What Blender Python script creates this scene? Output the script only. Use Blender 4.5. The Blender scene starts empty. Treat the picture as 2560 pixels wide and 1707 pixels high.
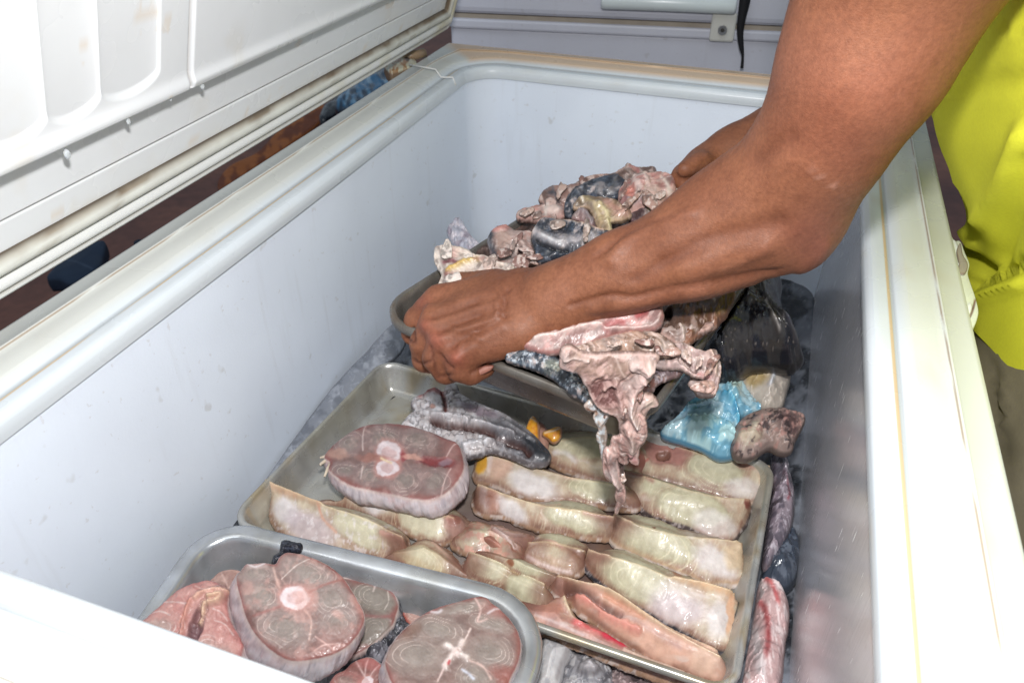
import bpy, bmesh, math, random
import numpy as np
from mathutils import Vector, Matrix
random.seed(4); rng = np.random.default_rng(7)

# ---------------------------------------------------------------- frame of reference
# all building is done in units of U metres with the camera's station as origin
U = 0.32; CAMZ = 1.20
FOC, CX, CY = 1769.0, 1176.0, 784.0            # focal length / centre in a 2352 px wide frame
def unit(a): a = np.array(a, float); return a / np.linalg.norm(a)
_Y = unit([1950 - CX, -490 - CY, FOC]); _X = -unit([-4965 - CX, -490 - CY, FOC]); _Z = np.cross(_X, _Y)
R = np.stack([_X, _Y, _Z])
ORG = np.array([0, 0, CAMZ])
def W(p): return np.asarray(p, float) * U + ORG
def rays(uv):
    uv = np.asarray(uv, float).reshape(-1, 2)
    return np.stack([uv[:, 0] - CX, uv[:, 1] - CY, np.full(len(uv), FOC)], 1) @ R.T
def on_z(u, v, z): r = rays([[u, v]])[0]; return r * (z / r[2])
def at_depth(u, v, d): return rays([[u, v]])[0] * (d / FOC)
def proj(P):
    c = np.asarray(P) @ R
    return np.stack([CX + FOC * c[:, 0] / c[:, 2], CY + FOC * c[:, 1] / c[:, 2], c[:, 2]], 1)
def plane_surf(p, n):
    n = unit(n); p = np.asarray(p, float)
    def f(uv):
        r = rays(uv); return r * ((p @ n) / (r @ n))[:, None]
    return f, n
def plane_z(u, v, z, n=(0, 0, 1)): return plane_surf(on_z(u, v, z), n)
def plane3(a, b, c):
    A, B, Cc = at_depth(*a), at_depth(*b), at_depth(*c)
    n = unit(np.cross(B - A, Cc - A))
    if n @ A > 0: n = -n
    return plane_surf(A, n)

sc = bpy.context.scene
col = sc.collection
# ---------------------------------------------------------------- camera
cd = bpy.data.cameras.new("camera"); cam = bpy.data.objects.new("camera", cd); col.objects.link(cam)
cd.sensor_width = 36; cd.lens = 36 * FOC / 2352; cd.clip_start = 0.01; cd.clip_end = 60
m = Matrix.Identity(4)
for i in range(3):
    m[i][0] = R[i][0]; m[i][1] = -R[i][1]; m[i][2] = -R[i][2]
m[2][3] = CAMZ
cam.matrix_world = m
cd.dof.use_dof = True; cd.dof.focus_distance = 1.95 * U; cd.dof.aperture_fstop = 13
sc.camera = cam
# ---------------------------------------------------------------- light: market daylight + the camera's flash
w = bpy.data.worlds.new("World"); sc.world = w; w.use_nodes = True
bg = w.node_tree.nodes["Background"]; bg.inputs[0].default_value = (0.72, 0.86, 1.0, 1); bg.inputs[1].default_value = 0.35
fl = bpy.data.lights.new("flash", 'AREA'); fl.shape = 'RECTANGLE'; fl.size = 0.05; fl.size_y = 0.03
fl.energy = 5.5; fl.color = (1.0, 0.98, 0.97)
flo = bpy.data.objects.new("flash", fl); col.objects.link(flo)
fm = m.copy()
off = m.to_3x3() @ Vector((0.012, 0.125, 0.01))
fm[0][3] = off.x; fm[1][3] = off.y; fm[2][3] = CAMZ + off.z
flo.matrix_world = fm
dl = bpy.data.lights.new("daylight", 'AREA'); dl.shape = 'DISK'; dl.size = 1.6; dl.energy = 16; dl.color = (0.93, 0.97, 1.0)
dlo = bpy.data.objects.new("daylight", dl); col.objects.link(dlo)
dlo.location = (-0.5, -0.6, 2.9); dlo.rotation_euler = (Vector((-0.2, 0.6, 0.8)) - Vector(dlo.location)).to_track_quat('-Z', 'Y').to_euler()
sc.view_settings.view_transform = 'Standard'; sc.view_settings.look = 'None'
sc.view_settings.exposure = 0.14; sc.view_settings.gamma = 1
sc.cycles.use_denoising = True; sc.cycles.max_bounces = 8; sc.cycles.sample_clamp_indirect = 6
try: sc.cycles.denoiser = 'OPENIMAGEDENOISE'
except Exception: pass

# ---------------------------------------------------------------- small maths
def lin(c):
    c = np.clip(np.asarray(c, float) / 255.0, 0, 1)
    return np.where(c <= 0.04045, c / 12.92, ((c + 0.055) / 1.055) ** 2.4)
def sm(a, b, x):
    t = np.clip((x - a) / (b - a + 1e-9), 0, 1); return t * t * (3 - 2 * t)
def _h(ix, iy, iz, s):
    n = (ix.astype(np.int64) * 374761393 + iy.astype(np.int64) * 668265263 + iz.astype(np.int64) * 2147483647 + s * 1274126177) & 0xffffffff
    n = ((n ^ (n >> 13)) * 1274126177) & 0xffffffff
    n = ((n ^ (n >> 16)) * 2246822519) & 0xffffffff
    return ((n ^ (n >> 15)) & 0xffff) / 65535.0
def vn(P, s=0):
    P = np.asarray(P, float)
    if P.shape[1] == 2: P = np.concatenate([P, np.zeros((len(P), 1))], 1)
    i = np.floor(P).astype(np.int64); f = P - i; f = f * f * (3 - 2 * f)
    r = 0
    for dx in (0, 1):
        for dy in (0, 1):
            for dz in (0, 1):
                wgt = (f[:, 0] if dx else 1 - f[:, 0]) * (f[:, 1] if dy else 1 - f[:, 1]) * (f[:, 2] if dz else 1 - f[:, 2])
                r = r + wgt * _h(i[:, 0] + dx, i[:, 1] + dy, i[:, 2] + dz, s)
    return r
def fbm(P, s=0, o=4):
    P = np.asarray(P, float); r = 0; a = 1; t = 0
    for k in range(o):
        r = r + a * vn(P * 2 ** k, s + k); t += a; a *= 0.55
    return r / t
def spline(pts, closed=True, n=6):
    p = np.asarray(pts, float); m_ = len(p); out = []
    for i in range(m_ if closed else m_ - 1):
        if closed: a, b, c_, d = p[(i - 1) % m_], p[i], p[(i + 1) % m_], p[(i + 2) % m_]
        else: a, b, c_, d = p[max(i - 1, 0)], p[i], p[i + 1], p[min(i + 2, m_ - 1)]
        for k in range(n):
            t = k / n
            out.append(0.5 * ((2 * b) + (c_ - a) * t + (2 * a - 5 * b + 4 * c_ - d) * t * t + (3 * b - a - 3 * c_ + d) * t ** 3))
    if not closed: out.append(p[-1])
    return np.array(out)
def seg_dist(P, poly, closed=False):
    """distance, nearest point, segment id to a polyline"""
    a = poly; b = np.roll(poly, -1, 0)
    if not closed: a, b = poly[:-1], poly[1:]
    best = np.full(len(P), 1e9); near = np.zeros((len(P), P.shape[1])); idx = np.zeros(len(P), int)
    for i in range(len(a)):
        ab = b[i] - a[i]; L = ab @ ab + 1e-12
        t = np.clip(((P - a[i]) @ ab) / L, 0, 1)
        q = a[i] + t[:, None] * ab
        d = np.sqrt(((P - q) ** 2).sum(1))
        mk = d < best
        best[mk] = d[mk]; near[mk] = q[mk]; idx[mk] = i
    return best, near, idx
def inside(P, poly):
    x, y = P[:, 0], P[:, 1]; r = np.zeros(len(P), bool); n = len(poly)
    for i in range(n):
        x1, y1 = poly[i]; x2, y2 = poly[(i + 1) % n]
        if y1 == y2: continue
        c_ = ((y1 > y) != (y2 > y)) & (x < (x2 - x1) * (y - y1) / (y2 - y1) + x1)
        r ^= c_
    return r

# photograph close-ups used to measure outlines: name -> (x0, y0, scale)
ZM = dict(A=(0, 0, 1.8375), B=(1280, 0, 1.8375), C=(0, 853, 1.836), D=(1280, 853, 1.836),
          E1=(960, 380, 3.92), E2=(960, 650, 4.48), E3=(1200, 650, 3.336), E4=(1200, 800, 3.0157), E5=(1540, 680, 3.92),
          E6=(750, 900, 3.92), E7=(600, 1150, 3.36), E8=(1250, 1250, 3.36), F4=(1800, 900, 1.942),
          G1=(330, 1307, 3.92), G2=(850, 1307, 3.92), G3=(1350, 380, 3.92), G4=(1250, 1480, 6.72), L=(2200, 550, 3.484),
          V=(0, 0, 1 / 0.91875))
def q(z, *a):
    x0, y0, s = ZM[z]; a = np.array(a, float).reshape(-1, 2)
    return (a / s + [x0, y0]) * 0.91875 if z != 'V' else a

# ---------------------------------------------------------------- objects
def link(o, parent=None):
    col.objects.link(o)
    if parent is not None: o.parent = parent
def worldloc(o):
    p = Vector((0, 0, 0))
    while o is not None: p += o.location; o = o.parent
    return p
def tag(o, label=None, cat=None, group=None, kind=None):
    if label: o['label'] = label
    if cat: o['category'] = cat
    if group: o['group'] = group
    if kind: o['kind'] = kind
    return o
def empty(name, p, label=None, cat=None, group=None, parent=None):
    o = bpy.data.objects.new(name, None); o.empty_display_size = 0.02
    link(o, parent); wp = Vector(W(p))
    o.location = wp - (worldloc(parent) if parent else Vector((0, 0, 0)))
    return tag(o, label, cat, group)
def mesh(name, V, F, mat, parent=None, cols=None, smooth=True, label=None, cat=None, group=None, kind=None, raw=False, mats=None, mi=None):
    V = np.asarray(V, float); V = V if raw else W(V)
    base = np.array([V[:, 0].mean(), V[:, 1].mean(), V[:, 2].min()])
    me = bpy.data.meshes.new(name)
    if isinstance(F, np.ndarray) and F.ndim == 2:
        n, k = F.shape
        me.vertices.add(len(V)); me.vertices.foreach_set('co', (V - base).astype(np.float32).ravel())
        me.loops.add(n * k); me.loops.foreach_set('vertex_index', F.astype(np.int32).ravel())
        me.polygons.add(n); me.polygons.foreach_set('loop_start', np.arange(0, n * k, k, dtype=np.int32))
        me.update(calc_edges=True); me.validate()
    else:
        me.from_pydata([tuple(v) for v in (V - base)], [], [tuple(int(i) for i in f) for f in F]); me.update()
    me.polygons.foreach_set('use_smooth', np.full(len(me.polygons), smooth))
    if cols is not None:
        ca = me.color_attributes.new('Col', 'FLOAT_COLOR', 'POINT')
        c4 = np.ones((len(V), 4), np.float32); c4[:, :cols.shape[1]] = cols
        if cols.shape[1] == 3: c4[:, 3] = 0
        ca.data.foreach_set('color', c4.ravel())
    for mm in (mats or [mat]): me.materials.append(mm)
    if mi is not None: me.polygons.foreach_set('material_index', np.asarray(mi, np.int32))
    o = bpy.data.objects.new(name, me); link(o, parent)
    o.location = Vector(base) - (worldloc(parent) if parent else Vector((0, 0, 0)))
    tag(o, label, cat, group, kind)
    return o
def tris(F):
    out = []
    for f in F:
        for i in range(1, len(f) - 1): out.append((f[0], f[i], f[i + 1]))
    return out

# ---------------------------------------------------------------- polygon grid
def polygrid(poly, step):
    lo = poly.min(0) - step; hi = poly.max(0) + step
    nx = int((hi[0] - lo[0]) / step) + 2; ny = int((hi[1] - lo[1]) / step) + 2
    gx, gy = np.meshgrid(lo[0] + np.arange(nx) * step, lo[1] + np.arange(ny) * step, indexing='ij')
    P = np.stack([gx.ravel(), gy.ravel()], 1)
    ins = inside(P, poly)
    d, near, idx = seg_dist(P, poly, True)
    sd = np.where(ins, d, -d)
    ok = (sd > -0.45 * step).reshape(nx, ny)
    cell = ok[:-1, :-1] & ok[1:, :-1] & ok[1:, 1:] & ok[:-1, 1:]
    I, J = np.nonzero(cell)
    vid = lambda i, j: i * ny + j
    F = np.stack([vid(I, J), vid(I + 1, J), vid(I + 1, J + 1), vid(I, J + 1)], 1)
    used = np.unique(F); mp = -np.ones(nx * ny, int); mp[used] = np.arange(len(used)); F = mp[F]
    P = P[used]; sd = sd[used]; near = near[used]; idx = idx[used]
    E = np.concatenate([F[:, [0, 1]], F[:, [1, 2]], F[:, [2, 3]], F[:, [3, 0]]])
    key = np.minimum(E[:, 0], E[:, 1]) * 10 ** 7 + np.maximum(E[:, 0], E[:, 1])
    u, inv, cnt = np.unique(key, return_inverse=True, return_counts=True)
    BE = E[cnt[inv] == 1]
    bv = np.unique(BE)
    P[bv] = near[bv]; sd[bv] = 0
    a = poly; b = np.roll(poly, -1, 0); t = b - a
    nrm = np.stack([t[:, 1], -t[:, 0]], 1); nrm /= np.linalg.norm(nrm, axis=1)[:, None] + 1e-9
    area = 0.5 * np.sum(a[:, 0] * b[:, 1] - b[:, 0] * a[:, 1])
    if area < 0: nrm = -nrm
    return P, F, np.maximum(sd, 0), BE, bv, nrm[idx]

# ---------------------------------------------------------------- paint operations on (uv, rgb 0..255, height)
def ell(uv, e):
    cx, cy, rx, ry, rot = e; a = math.radians(rot); c_, s_ = math.cos(a), math.sin(a)
    x = uv[:, 0] - cx; y = uv[:, 1] - cy
    return np.sqrt(((x * c_ + y * s_) / rx) ** 2 + ((-x * s_ + y * c_) / ry) ** 2), np.arctan2((-x * s_ + y * c_) / ry, (x * c_ + y * s_) / rx)
def mixc(C, rgb, t):
    t = np.clip(t, 0, 1)[:, None]; rgb = np.asarray(rgb, float)
    if len(rgb) == 3: return np.concatenate([C[:, :3] * (1 - t) + rgb * t, C[:, 3:]], 1)
    return C * (1 - t) + rgb * t
def paint(uv, din, C, H, ops, seed=0):
    for k, o in enumerate(ops):
        t = o[0]; sd = seed * 13 + k * 7
        if t == 'n':                      # noise mottling: rgb, scale, lo, hi, strength, (angle, aspect)
            _, rgb, scl, lo, hi, st = o[:6]; p = uv / scl
            if len(o) > 6:
                a = math.radians(o[6]); x = p[:, 0] * math.cos(a) + p[:, 1] * math.sin(a); y = -p[:, 0] * math.sin(a) + p[:, 1] * math.cos(a)
                p = np.stack([x / o[7], y], 1)
            C = mixc(C, rgb, sm(lo, hi, fbm(p, sd)) * st)
        elif t == 'e':                    # edge band: rgb, width, strength
            C = mixc(C, o[1], np.exp(-(din / o[2]) ** 2) * o[3] * (0.6 + 0.8 * fbm(uv / 14, sd)))
        elif t == 'l':                    # line: pts, width, rgb, strength, height
            pts = spline(o[1], False, 5); d, _, _ = seg_dist(uv, pts)
            d = d + (fbm(uv / 9, sd) - 0.5) * o[2] * 0.9
            g = np.exp(-(d / o[2]) ** 2)
            C = mixc(C, o[3], g * o[4] * (0.65 + 0.7 * fbm(uv / 12, sd + 3)))
            if len(o) > 5: H = H + g * o[5]
        elif t == 'o':                    # soft ellipse: e, soft, rgb, strength, height
            r, _ = ell(uv + (np.stack([fbm(uv / 22, sd), fbm(uv / 22, sd + 5)], 1) - 0.5) * 14, o[1])
            g = 1 - sm(1 - o[2], 1 + o[2], r)
            C = mixc(C, o[3], g * o[4])
            if len(o) > 5: H = H + o[5] * np.clip(1 - r * r, 0, 1) ** 0.6
        elif t == 'r':                    # concentric lines: e, count, linewidth, rgb, strength
            wv = uv + (np.stack([fbm(uv / 60, sd, 2), fbm(uv / 60, sd + 5, 2)], 1) - 0.5) * 24
            r, an = ell(wv, o[1]); ph = np.abs(((r * o[2]) % 1) - 0.5) * 2
            arc = sm(-.5, .5, np.cos(an - 2 * math.pi * _h(np.array([sd]), np.array([3]), np.array([5]), 1)[0]) + (fbm(uv / 30, sd + 8) - .5) * 1.6)
            g = sm(1 - o[3], 1 - o[3] * .35, ph) * (1 - sm(0.95, 1.12, r)) * sm(0.18, 0.4, r) * arc
            C = mixc(C, o[4], g * o[5] * sm(.25, .55, fbm(uv / 16, sd + 9)))
        elif t == 's':                    # radial streaks around a centre: (cx,cy), count, rgb, strength, rmin, rmax
            d = uv - np.array(o[1]); an = np.arctan2(d[:, 1], d[:, 0]); rr = np.linalg.norm(d, axis=1)
            an2 = an + (fbm(uv / 45, sd) - 0.5) * 1.1
            g = sm(0.62, 0.95, np.abs(np.sin(an2 * o[2] / 2))) * sm(o[5], o[5] * 1.5, rr) * (1 - sm(o[6] * 0.85, o[6], rr))
            C = mixc(C, o[3], g * o[4] * sm(0.3, 0.7, fbm(uv / 18, sd + 2)))
        elif t == 'b':                    # relief: amp, scale
            p = uv / o[2]
            if len(o) > 3:
                a = math.radians(o[3]); p = p + (np.stack([fbm(uv / 50, sd + 1, 2), fbm(uv / 50, sd + 2, 2)], 1) - .5) * 2.5; p = np.stack([(p[:, 0] * math.cos(a) + p[:, 1] * math.sin(a)) / o[4], -p[:, 0] * math.sin(a) + p[:, 1] * math.cos(a)], 1)
            H = H + (fbm(p, sd, 3) - 0.5) * 2 * o[1]
        elif t == 'v':                    # veins (ridged noise) rgb, scale, width, strength, height
            nz = np.abs(fbm(uv / o[2], sd, 3) - 0.5) * 2
            g = 1 - sm(0, o[3], nz)
            C = mixc(C, o[1], g * o[4])
            if len(o) > 5: H = H + g * o[5]
    return C, H

_pseed = [0]
def piece(name, label, cat, outline, surf, base, ops=(), thick=0.05, H=0.02, pw=0.5, dmax=None, ridge=None, step=2.1,
          side=None, side_ops=(), bulge=0.006, rag=1.2, mat=None, parent=None, group=None, levels=5, kind=None, flat=False, sidescale=16, ext=None, ragscale=7, ragamp2=0):
    _pseed[0] += 1; sd = _pseed[0]
    S, n = surf
    poly = spline(outline, True, 5)
    if rag:
        if ragamp2: poly = np.concatenate([poly, (poly + np.roll(poly, -1, 0)) / 2], 1).reshape(-1, 2)
        tt = np.roll(poly, -1, 0) - np.roll(poly, 1, 0); nn2 = np.stack([tt[:, 1], -tt[:, 0]], 1) / (np.linalg.norm(tt, axis=1)[:, None] + 1e-6)
        off = (fbm(poly / ragscale, sd + 900) - 0.5) * 2 * rag + (np.abs(fbm(poly / 3.2, sd + 901, 2) - 0.5) * 2 * ragamp2 if ragamp2 else 0)
        poly = poly + nn2 * off[:, None]
    P, F, din, BE, bv, nuv = polygrid(poly, step)
    dm = dmax or max(din.max(), 1)
    if ridge is not None:
        dr, _, _ = seg_dist(P, spline(ridge, False, 5)); hh = (din / (din + dr + 1e-6))
    else: hh = np.clip(din / dm, 0, 1)
    hh = H * np.power(hh, pw)
    C = np.tile(np.array(list(base) + [0.0])[:4], (len(P), 1))
    Hh = np.zeros(len(P))
    C, Hh = paint(P, din, C, Hh, ops, sd)
    fall = sm(0, 5, din)
    base3 = S(P)
    nn = n if ext is None else unit(ext)
    top = base3 + n[None, :] * (hh + Hh * fall)[:, None]
    if flat: top = base3 + n[None, :] * (Hh * fall)[:, None]
    verts = [top]; cols = [C]
    faces = [tuple(f) for f in F]
    # orientation test: top normals should look along n
    f0 = F[len(F) // 2]; a_, b_, c_ = top[f0[0]], top[f0[1]], top[f0[2]]
    flip = np.cross(b_ - a_, c_ - a_) @ n < 0
    # side rings
    eps = 1.0
    out3 = S(P[bv] + nuv[bv] * eps) - S(P[bv]); out3 /= np.linalg.norm(out3, axis=1)[:, None] + 1e-9
    mp = -np.ones(len(P), int); mp[bv] = np.arange(len(bv))
    sb = np.array(list(side if side is not None else base) + [0.0])[:4]
    prev = None; off0 = len(P); nb = len(bv)
    for j in range(1, levels + 1):
        t = j / levels
        nz = (fbm(np.concatenate([P[bv] / sidescale, np.full((nb, 1), t * 2.0)], 1), sd + 50) - 0.5)
        pos = base3[bv] - nn[None, :] * thick * t + out3 * (bulge * math.sin(math.pi * min(t, 0.98)) + nz * bulge * 1.5)[:, None]
        Cs = np.tile(sb, (nb, 1))
        uvs = P[bv] + np.array([0.35, 1.0]) * t * 40 * max(thick / 0.06, 0.6)
        Cs, _ = paint(uvs, np.full(nb, t * 30), Cs, np.zeros(nb), side_ops, sd + 77)
        verts.append(pos); cols.append(Cs)
    allv = np.concatenate(verts); allc = np.concatenate(cols)
    e0, e1 = BE[:, 0], BE[:, 1]
    for j in range(levels):
        a0 = e0 if j == 0 else off0 + (j - 1) * nb + mp[e0]
        a1 = e1 if j == 0 else off0 + (j - 1) * nb + mp[e1]
        b0 = off0 + j * nb + mp[e0]; b1 = off0 + j * nb + mp[e1]
        faces += list(zip(a1.tolist(), a0.tolist(), b0.tolist(), b1.tolist()))
    cen = allv[-nb:].mean(0)[None]; allv = np.concatenate([allv, cen]); allc = np.concatenate([allc, allc[-1:]])
    ci = len(allv) - 1; l0 = off0 + (levels - 1) * nb
    caps = list(zip((l0 + mp[e1]).tolist(), (l0 + mp[e0]).tolist(), [ci] * len(e0)))
    faces = faces + caps
    if flip: faces = [f[::-1] for f in faces]
    rgb = np.concatenate([lin(allc[:, :3]), allc[:, 3:4]], 1)
    o = mesh(name, allv, faces, mat or M['flesh'], parent, rgb, True, label, cat, group, kind)
    return o

# ---------------------------------------------------------------- materials
M = {}
def newmat(name):
    mt = bpy.data.materials.new(name); mt.use_nodes = True
    nt = mt.node_tree; b = nt.nodes['Principled BSDF']
    M[name] = mt; return mt, nt, b
def nd(nt, typ, **kw):
    n = nt.nodes.new(typ)
    for k, v in kw.items():
        if k in n.inputs: n.inputs[k].default_value = v
        else: setattr(n, k, v)
    return n
def bump(nt, b, scale, strength, dist=0.001, detail=4, coord='Object', stretch=None, extra=None):
    tc = nd(nt, 'ShaderNodeTexCoord'); src = tc.outputs[coord]
    if stretch:
        mp = nd(nt, 'ShaderNodeMapping'); mp.inputs['Scale'].default_value = stretch
        nt.links.new(src, mp.inputs[0]); src = mp.outputs[0]
    no = nd(nt, 'ShaderNodeTexNoise', Scale=scale, Detail=detail); nt.links.new(src, no.inputs['Vector'])
    bp = nd(nt, 'ShaderNodeBump', Strength=strength, Distance=dist); nt.links.new(no.outputs['Fac'], bp.inputs['Height'])
    nt.links.new(bp.outputs[0], b.inputs['Normal'])
    return no, src, bp
def mat_attr(name, rough=0.35, rvar=0.15, spec=0.5, sss=0.0, coat=0.0, bs=180, bst=0.25, bd=0.0008, metal_from_alpha=True, mottle=0.0, gain=1.0):
    mt, nt, b = newmat(name)
    at = nd(nt, 'ShaderNodeAttribute', attribute_name='Col')
    no, src, bp = bump(nt, b, bs, bst, bd)
    colo = at.outputs['Color']
    if mottle:
        hs = nd(nt, 'ShaderNodeMixRGB', blend_type='MULTIPLY'); hs.inputs[0].default_value = mottle
        n2 = nd(nt, 'ShaderNodeTexNoise', Scale=bs * 0.4, Detail=5); nt.links.new(src, n2.inputs['Vector'])
        cr = nd(nt, 'ShaderNodeValToRGB'); cr.color_ramp.elements[0].color = (.55, .5, .5, 1); cr.color_ramp.elements[1].color = (1.25, 1.25, 1.25, 1)
        cr.color_ramp.elements[0].position = .3; cr.color_ramp.elements[1].position = .7
        nt.links.new(n2.outputs['Fac'], cr.inputs[0]); nt.links.new(colo, hs.inputs[1]); nt.links.new(cr.outputs[0], hs.inputs[2]); colo = hs.outputs[0]
    if gain != 1.0:
        gm = nd(nt, 'ShaderNodeMixRGB', blend_type='MULTIPLY'); gm.inputs[0].default_value = 1; gm.inputs[2].default_value = (gain, gain, gain, 1); nt.links.new(colo, gm.inputs[1]); colo = gm.outputs[0]
    nt.links.new(colo, b.inputs['Base Color'])
    if metal_from_alpha: nt.links.new(at.outputs['Alpha'], b.inputs['Metallic'])
    mr = nd(nt, 'ShaderNodeMapRange'); mr.inputs[1].default_value = .3; mr.inputs[2].default_value = .7
    mr.inputs[3].default_value = rough - rvar; mr.inputs[4].default_value = rough + rvar
    n3 = nd(nt, 'ShaderNodeTexNoise', Scale=bs * 0.25, Detail=3); nt.links.new(src, n3.inputs['Vector'])
    nt.links.new(n3.outputs['Fac'], mr.inputs[0]); nt.links.new(mr.outputs[0], b.inputs['Roughness'])
    b.inputs['Specular IOR Level'].default_value = spec
    b.inputs['Subsurface Weight'].default_value = sss; b.inputs['Subsurface Radius'].default_value = (0.008, 0.004, 0.003); b.inputs['Subsurface Scale'].default_value = 1.0
    b.inputs['Coat Weight'].default_value = coat; b.inputs['Coat Roughness'].default_value = 0.08
    return mt
mat_attr('flesh', 0.46, 0.18, 0.36, 0.08, 0.06, 300, 0.35, 0.0007, mottle=0.4, gain=.73)
mat_attr('skin', 0.56, 0.08, 0.34, 0.04, 0.0, 900, 0.6, 0.0005, False, mottle=0.4, gain=.50)
mat_attr('enamel', 0.28, 0.07, 0.45, 0.0, 0.0, 60, 0.05, 0.0005, False, mottle=0.05)
mat_attr('steel', 0.28, 0.10, 0.5, 0.0, 0.0, 130, 0.15, 0.0005, True, mottle=0.3)
mat_attr('cloth', 0.85, 0.05, 0.2, 0.0, 0.0, 900, 0.35, 0.0005, False, mottle=0.10)
mat_attr('plastic', 0.2, 0.1, 0.5, 0.0, 0.3, 60, 0.5, 0.003, True, mottle=0.2)
mat_attr('matte', 0.7, 0.1, 0.3, 0.0, 0.0, 60, 0.2, 0.001, False, mottle=0.3)
# ================================================================ SETTING
def quad_grid(fn, nu, nv):
    V = []; 
    us = np.linspace(0, 1, nu); vs = np.linspace(0, 1, nv)
    g = np.array([[fn(a, b) for b in vs] for a in us]).reshape(-1, 3)
    I, J = np.meshgrid(np.arange(nu - 1), np.arange(nv - 1), indexing='ij'); I = I.ravel(); J = J.ravel()
    F = np.stack([I * nv + J, (I + 1) * nv + J, (I + 1) * nv + J + 1, I * nv + J + 1], 1)
    return g, F
ZF = -CAMZ / U
mt, nt, b = newmat('floor')
tc = nd(nt, 'ShaderNodeTexCoord'); n1 = nd(nt, 'ShaderNodeTexNoise', Scale=3.0, Detail=6); n2 = nd(nt, 'ShaderNodeTexNoise', Scale=30.0, Detail=5)
nt.links.new(tc.outputs['Object'], n1.inputs[0]); nt.links.new(tc.outputs['Object'], n2.inputs[0])
cr = nd(nt, 'ShaderNodeValToRGB'); e = cr.color_ramp.elements
e[0].position = .35; e[0].color = (.11, .038, .03, 1); e[1].position = .75; e[1].color = (.24, .09, .055, 1)
mx = nd(nt, 'ShaderNodeMixRGB', blend_type='OVERLAY'); mx.inputs[0].default_value = .4
nt.links.new(n1.outputs['Fac'], cr.inputs[0]); nt.links.new(cr.outputs[0], mx.inputs[1]); nt.links.new(n2.outputs['Fac'], mx.inputs[2])
nt.links.new(mx.outputs[0], b.inputs['Base Color']); b.inputs['Roughness'].default_value = .6
g, F = quad_grid(lambda a, c: (-22 + 40 * a, -6 + 40 * c, ZF), 2, 2)
mesh('floor', g, F, M['floor'], kind='structure', smooth=False)

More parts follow.
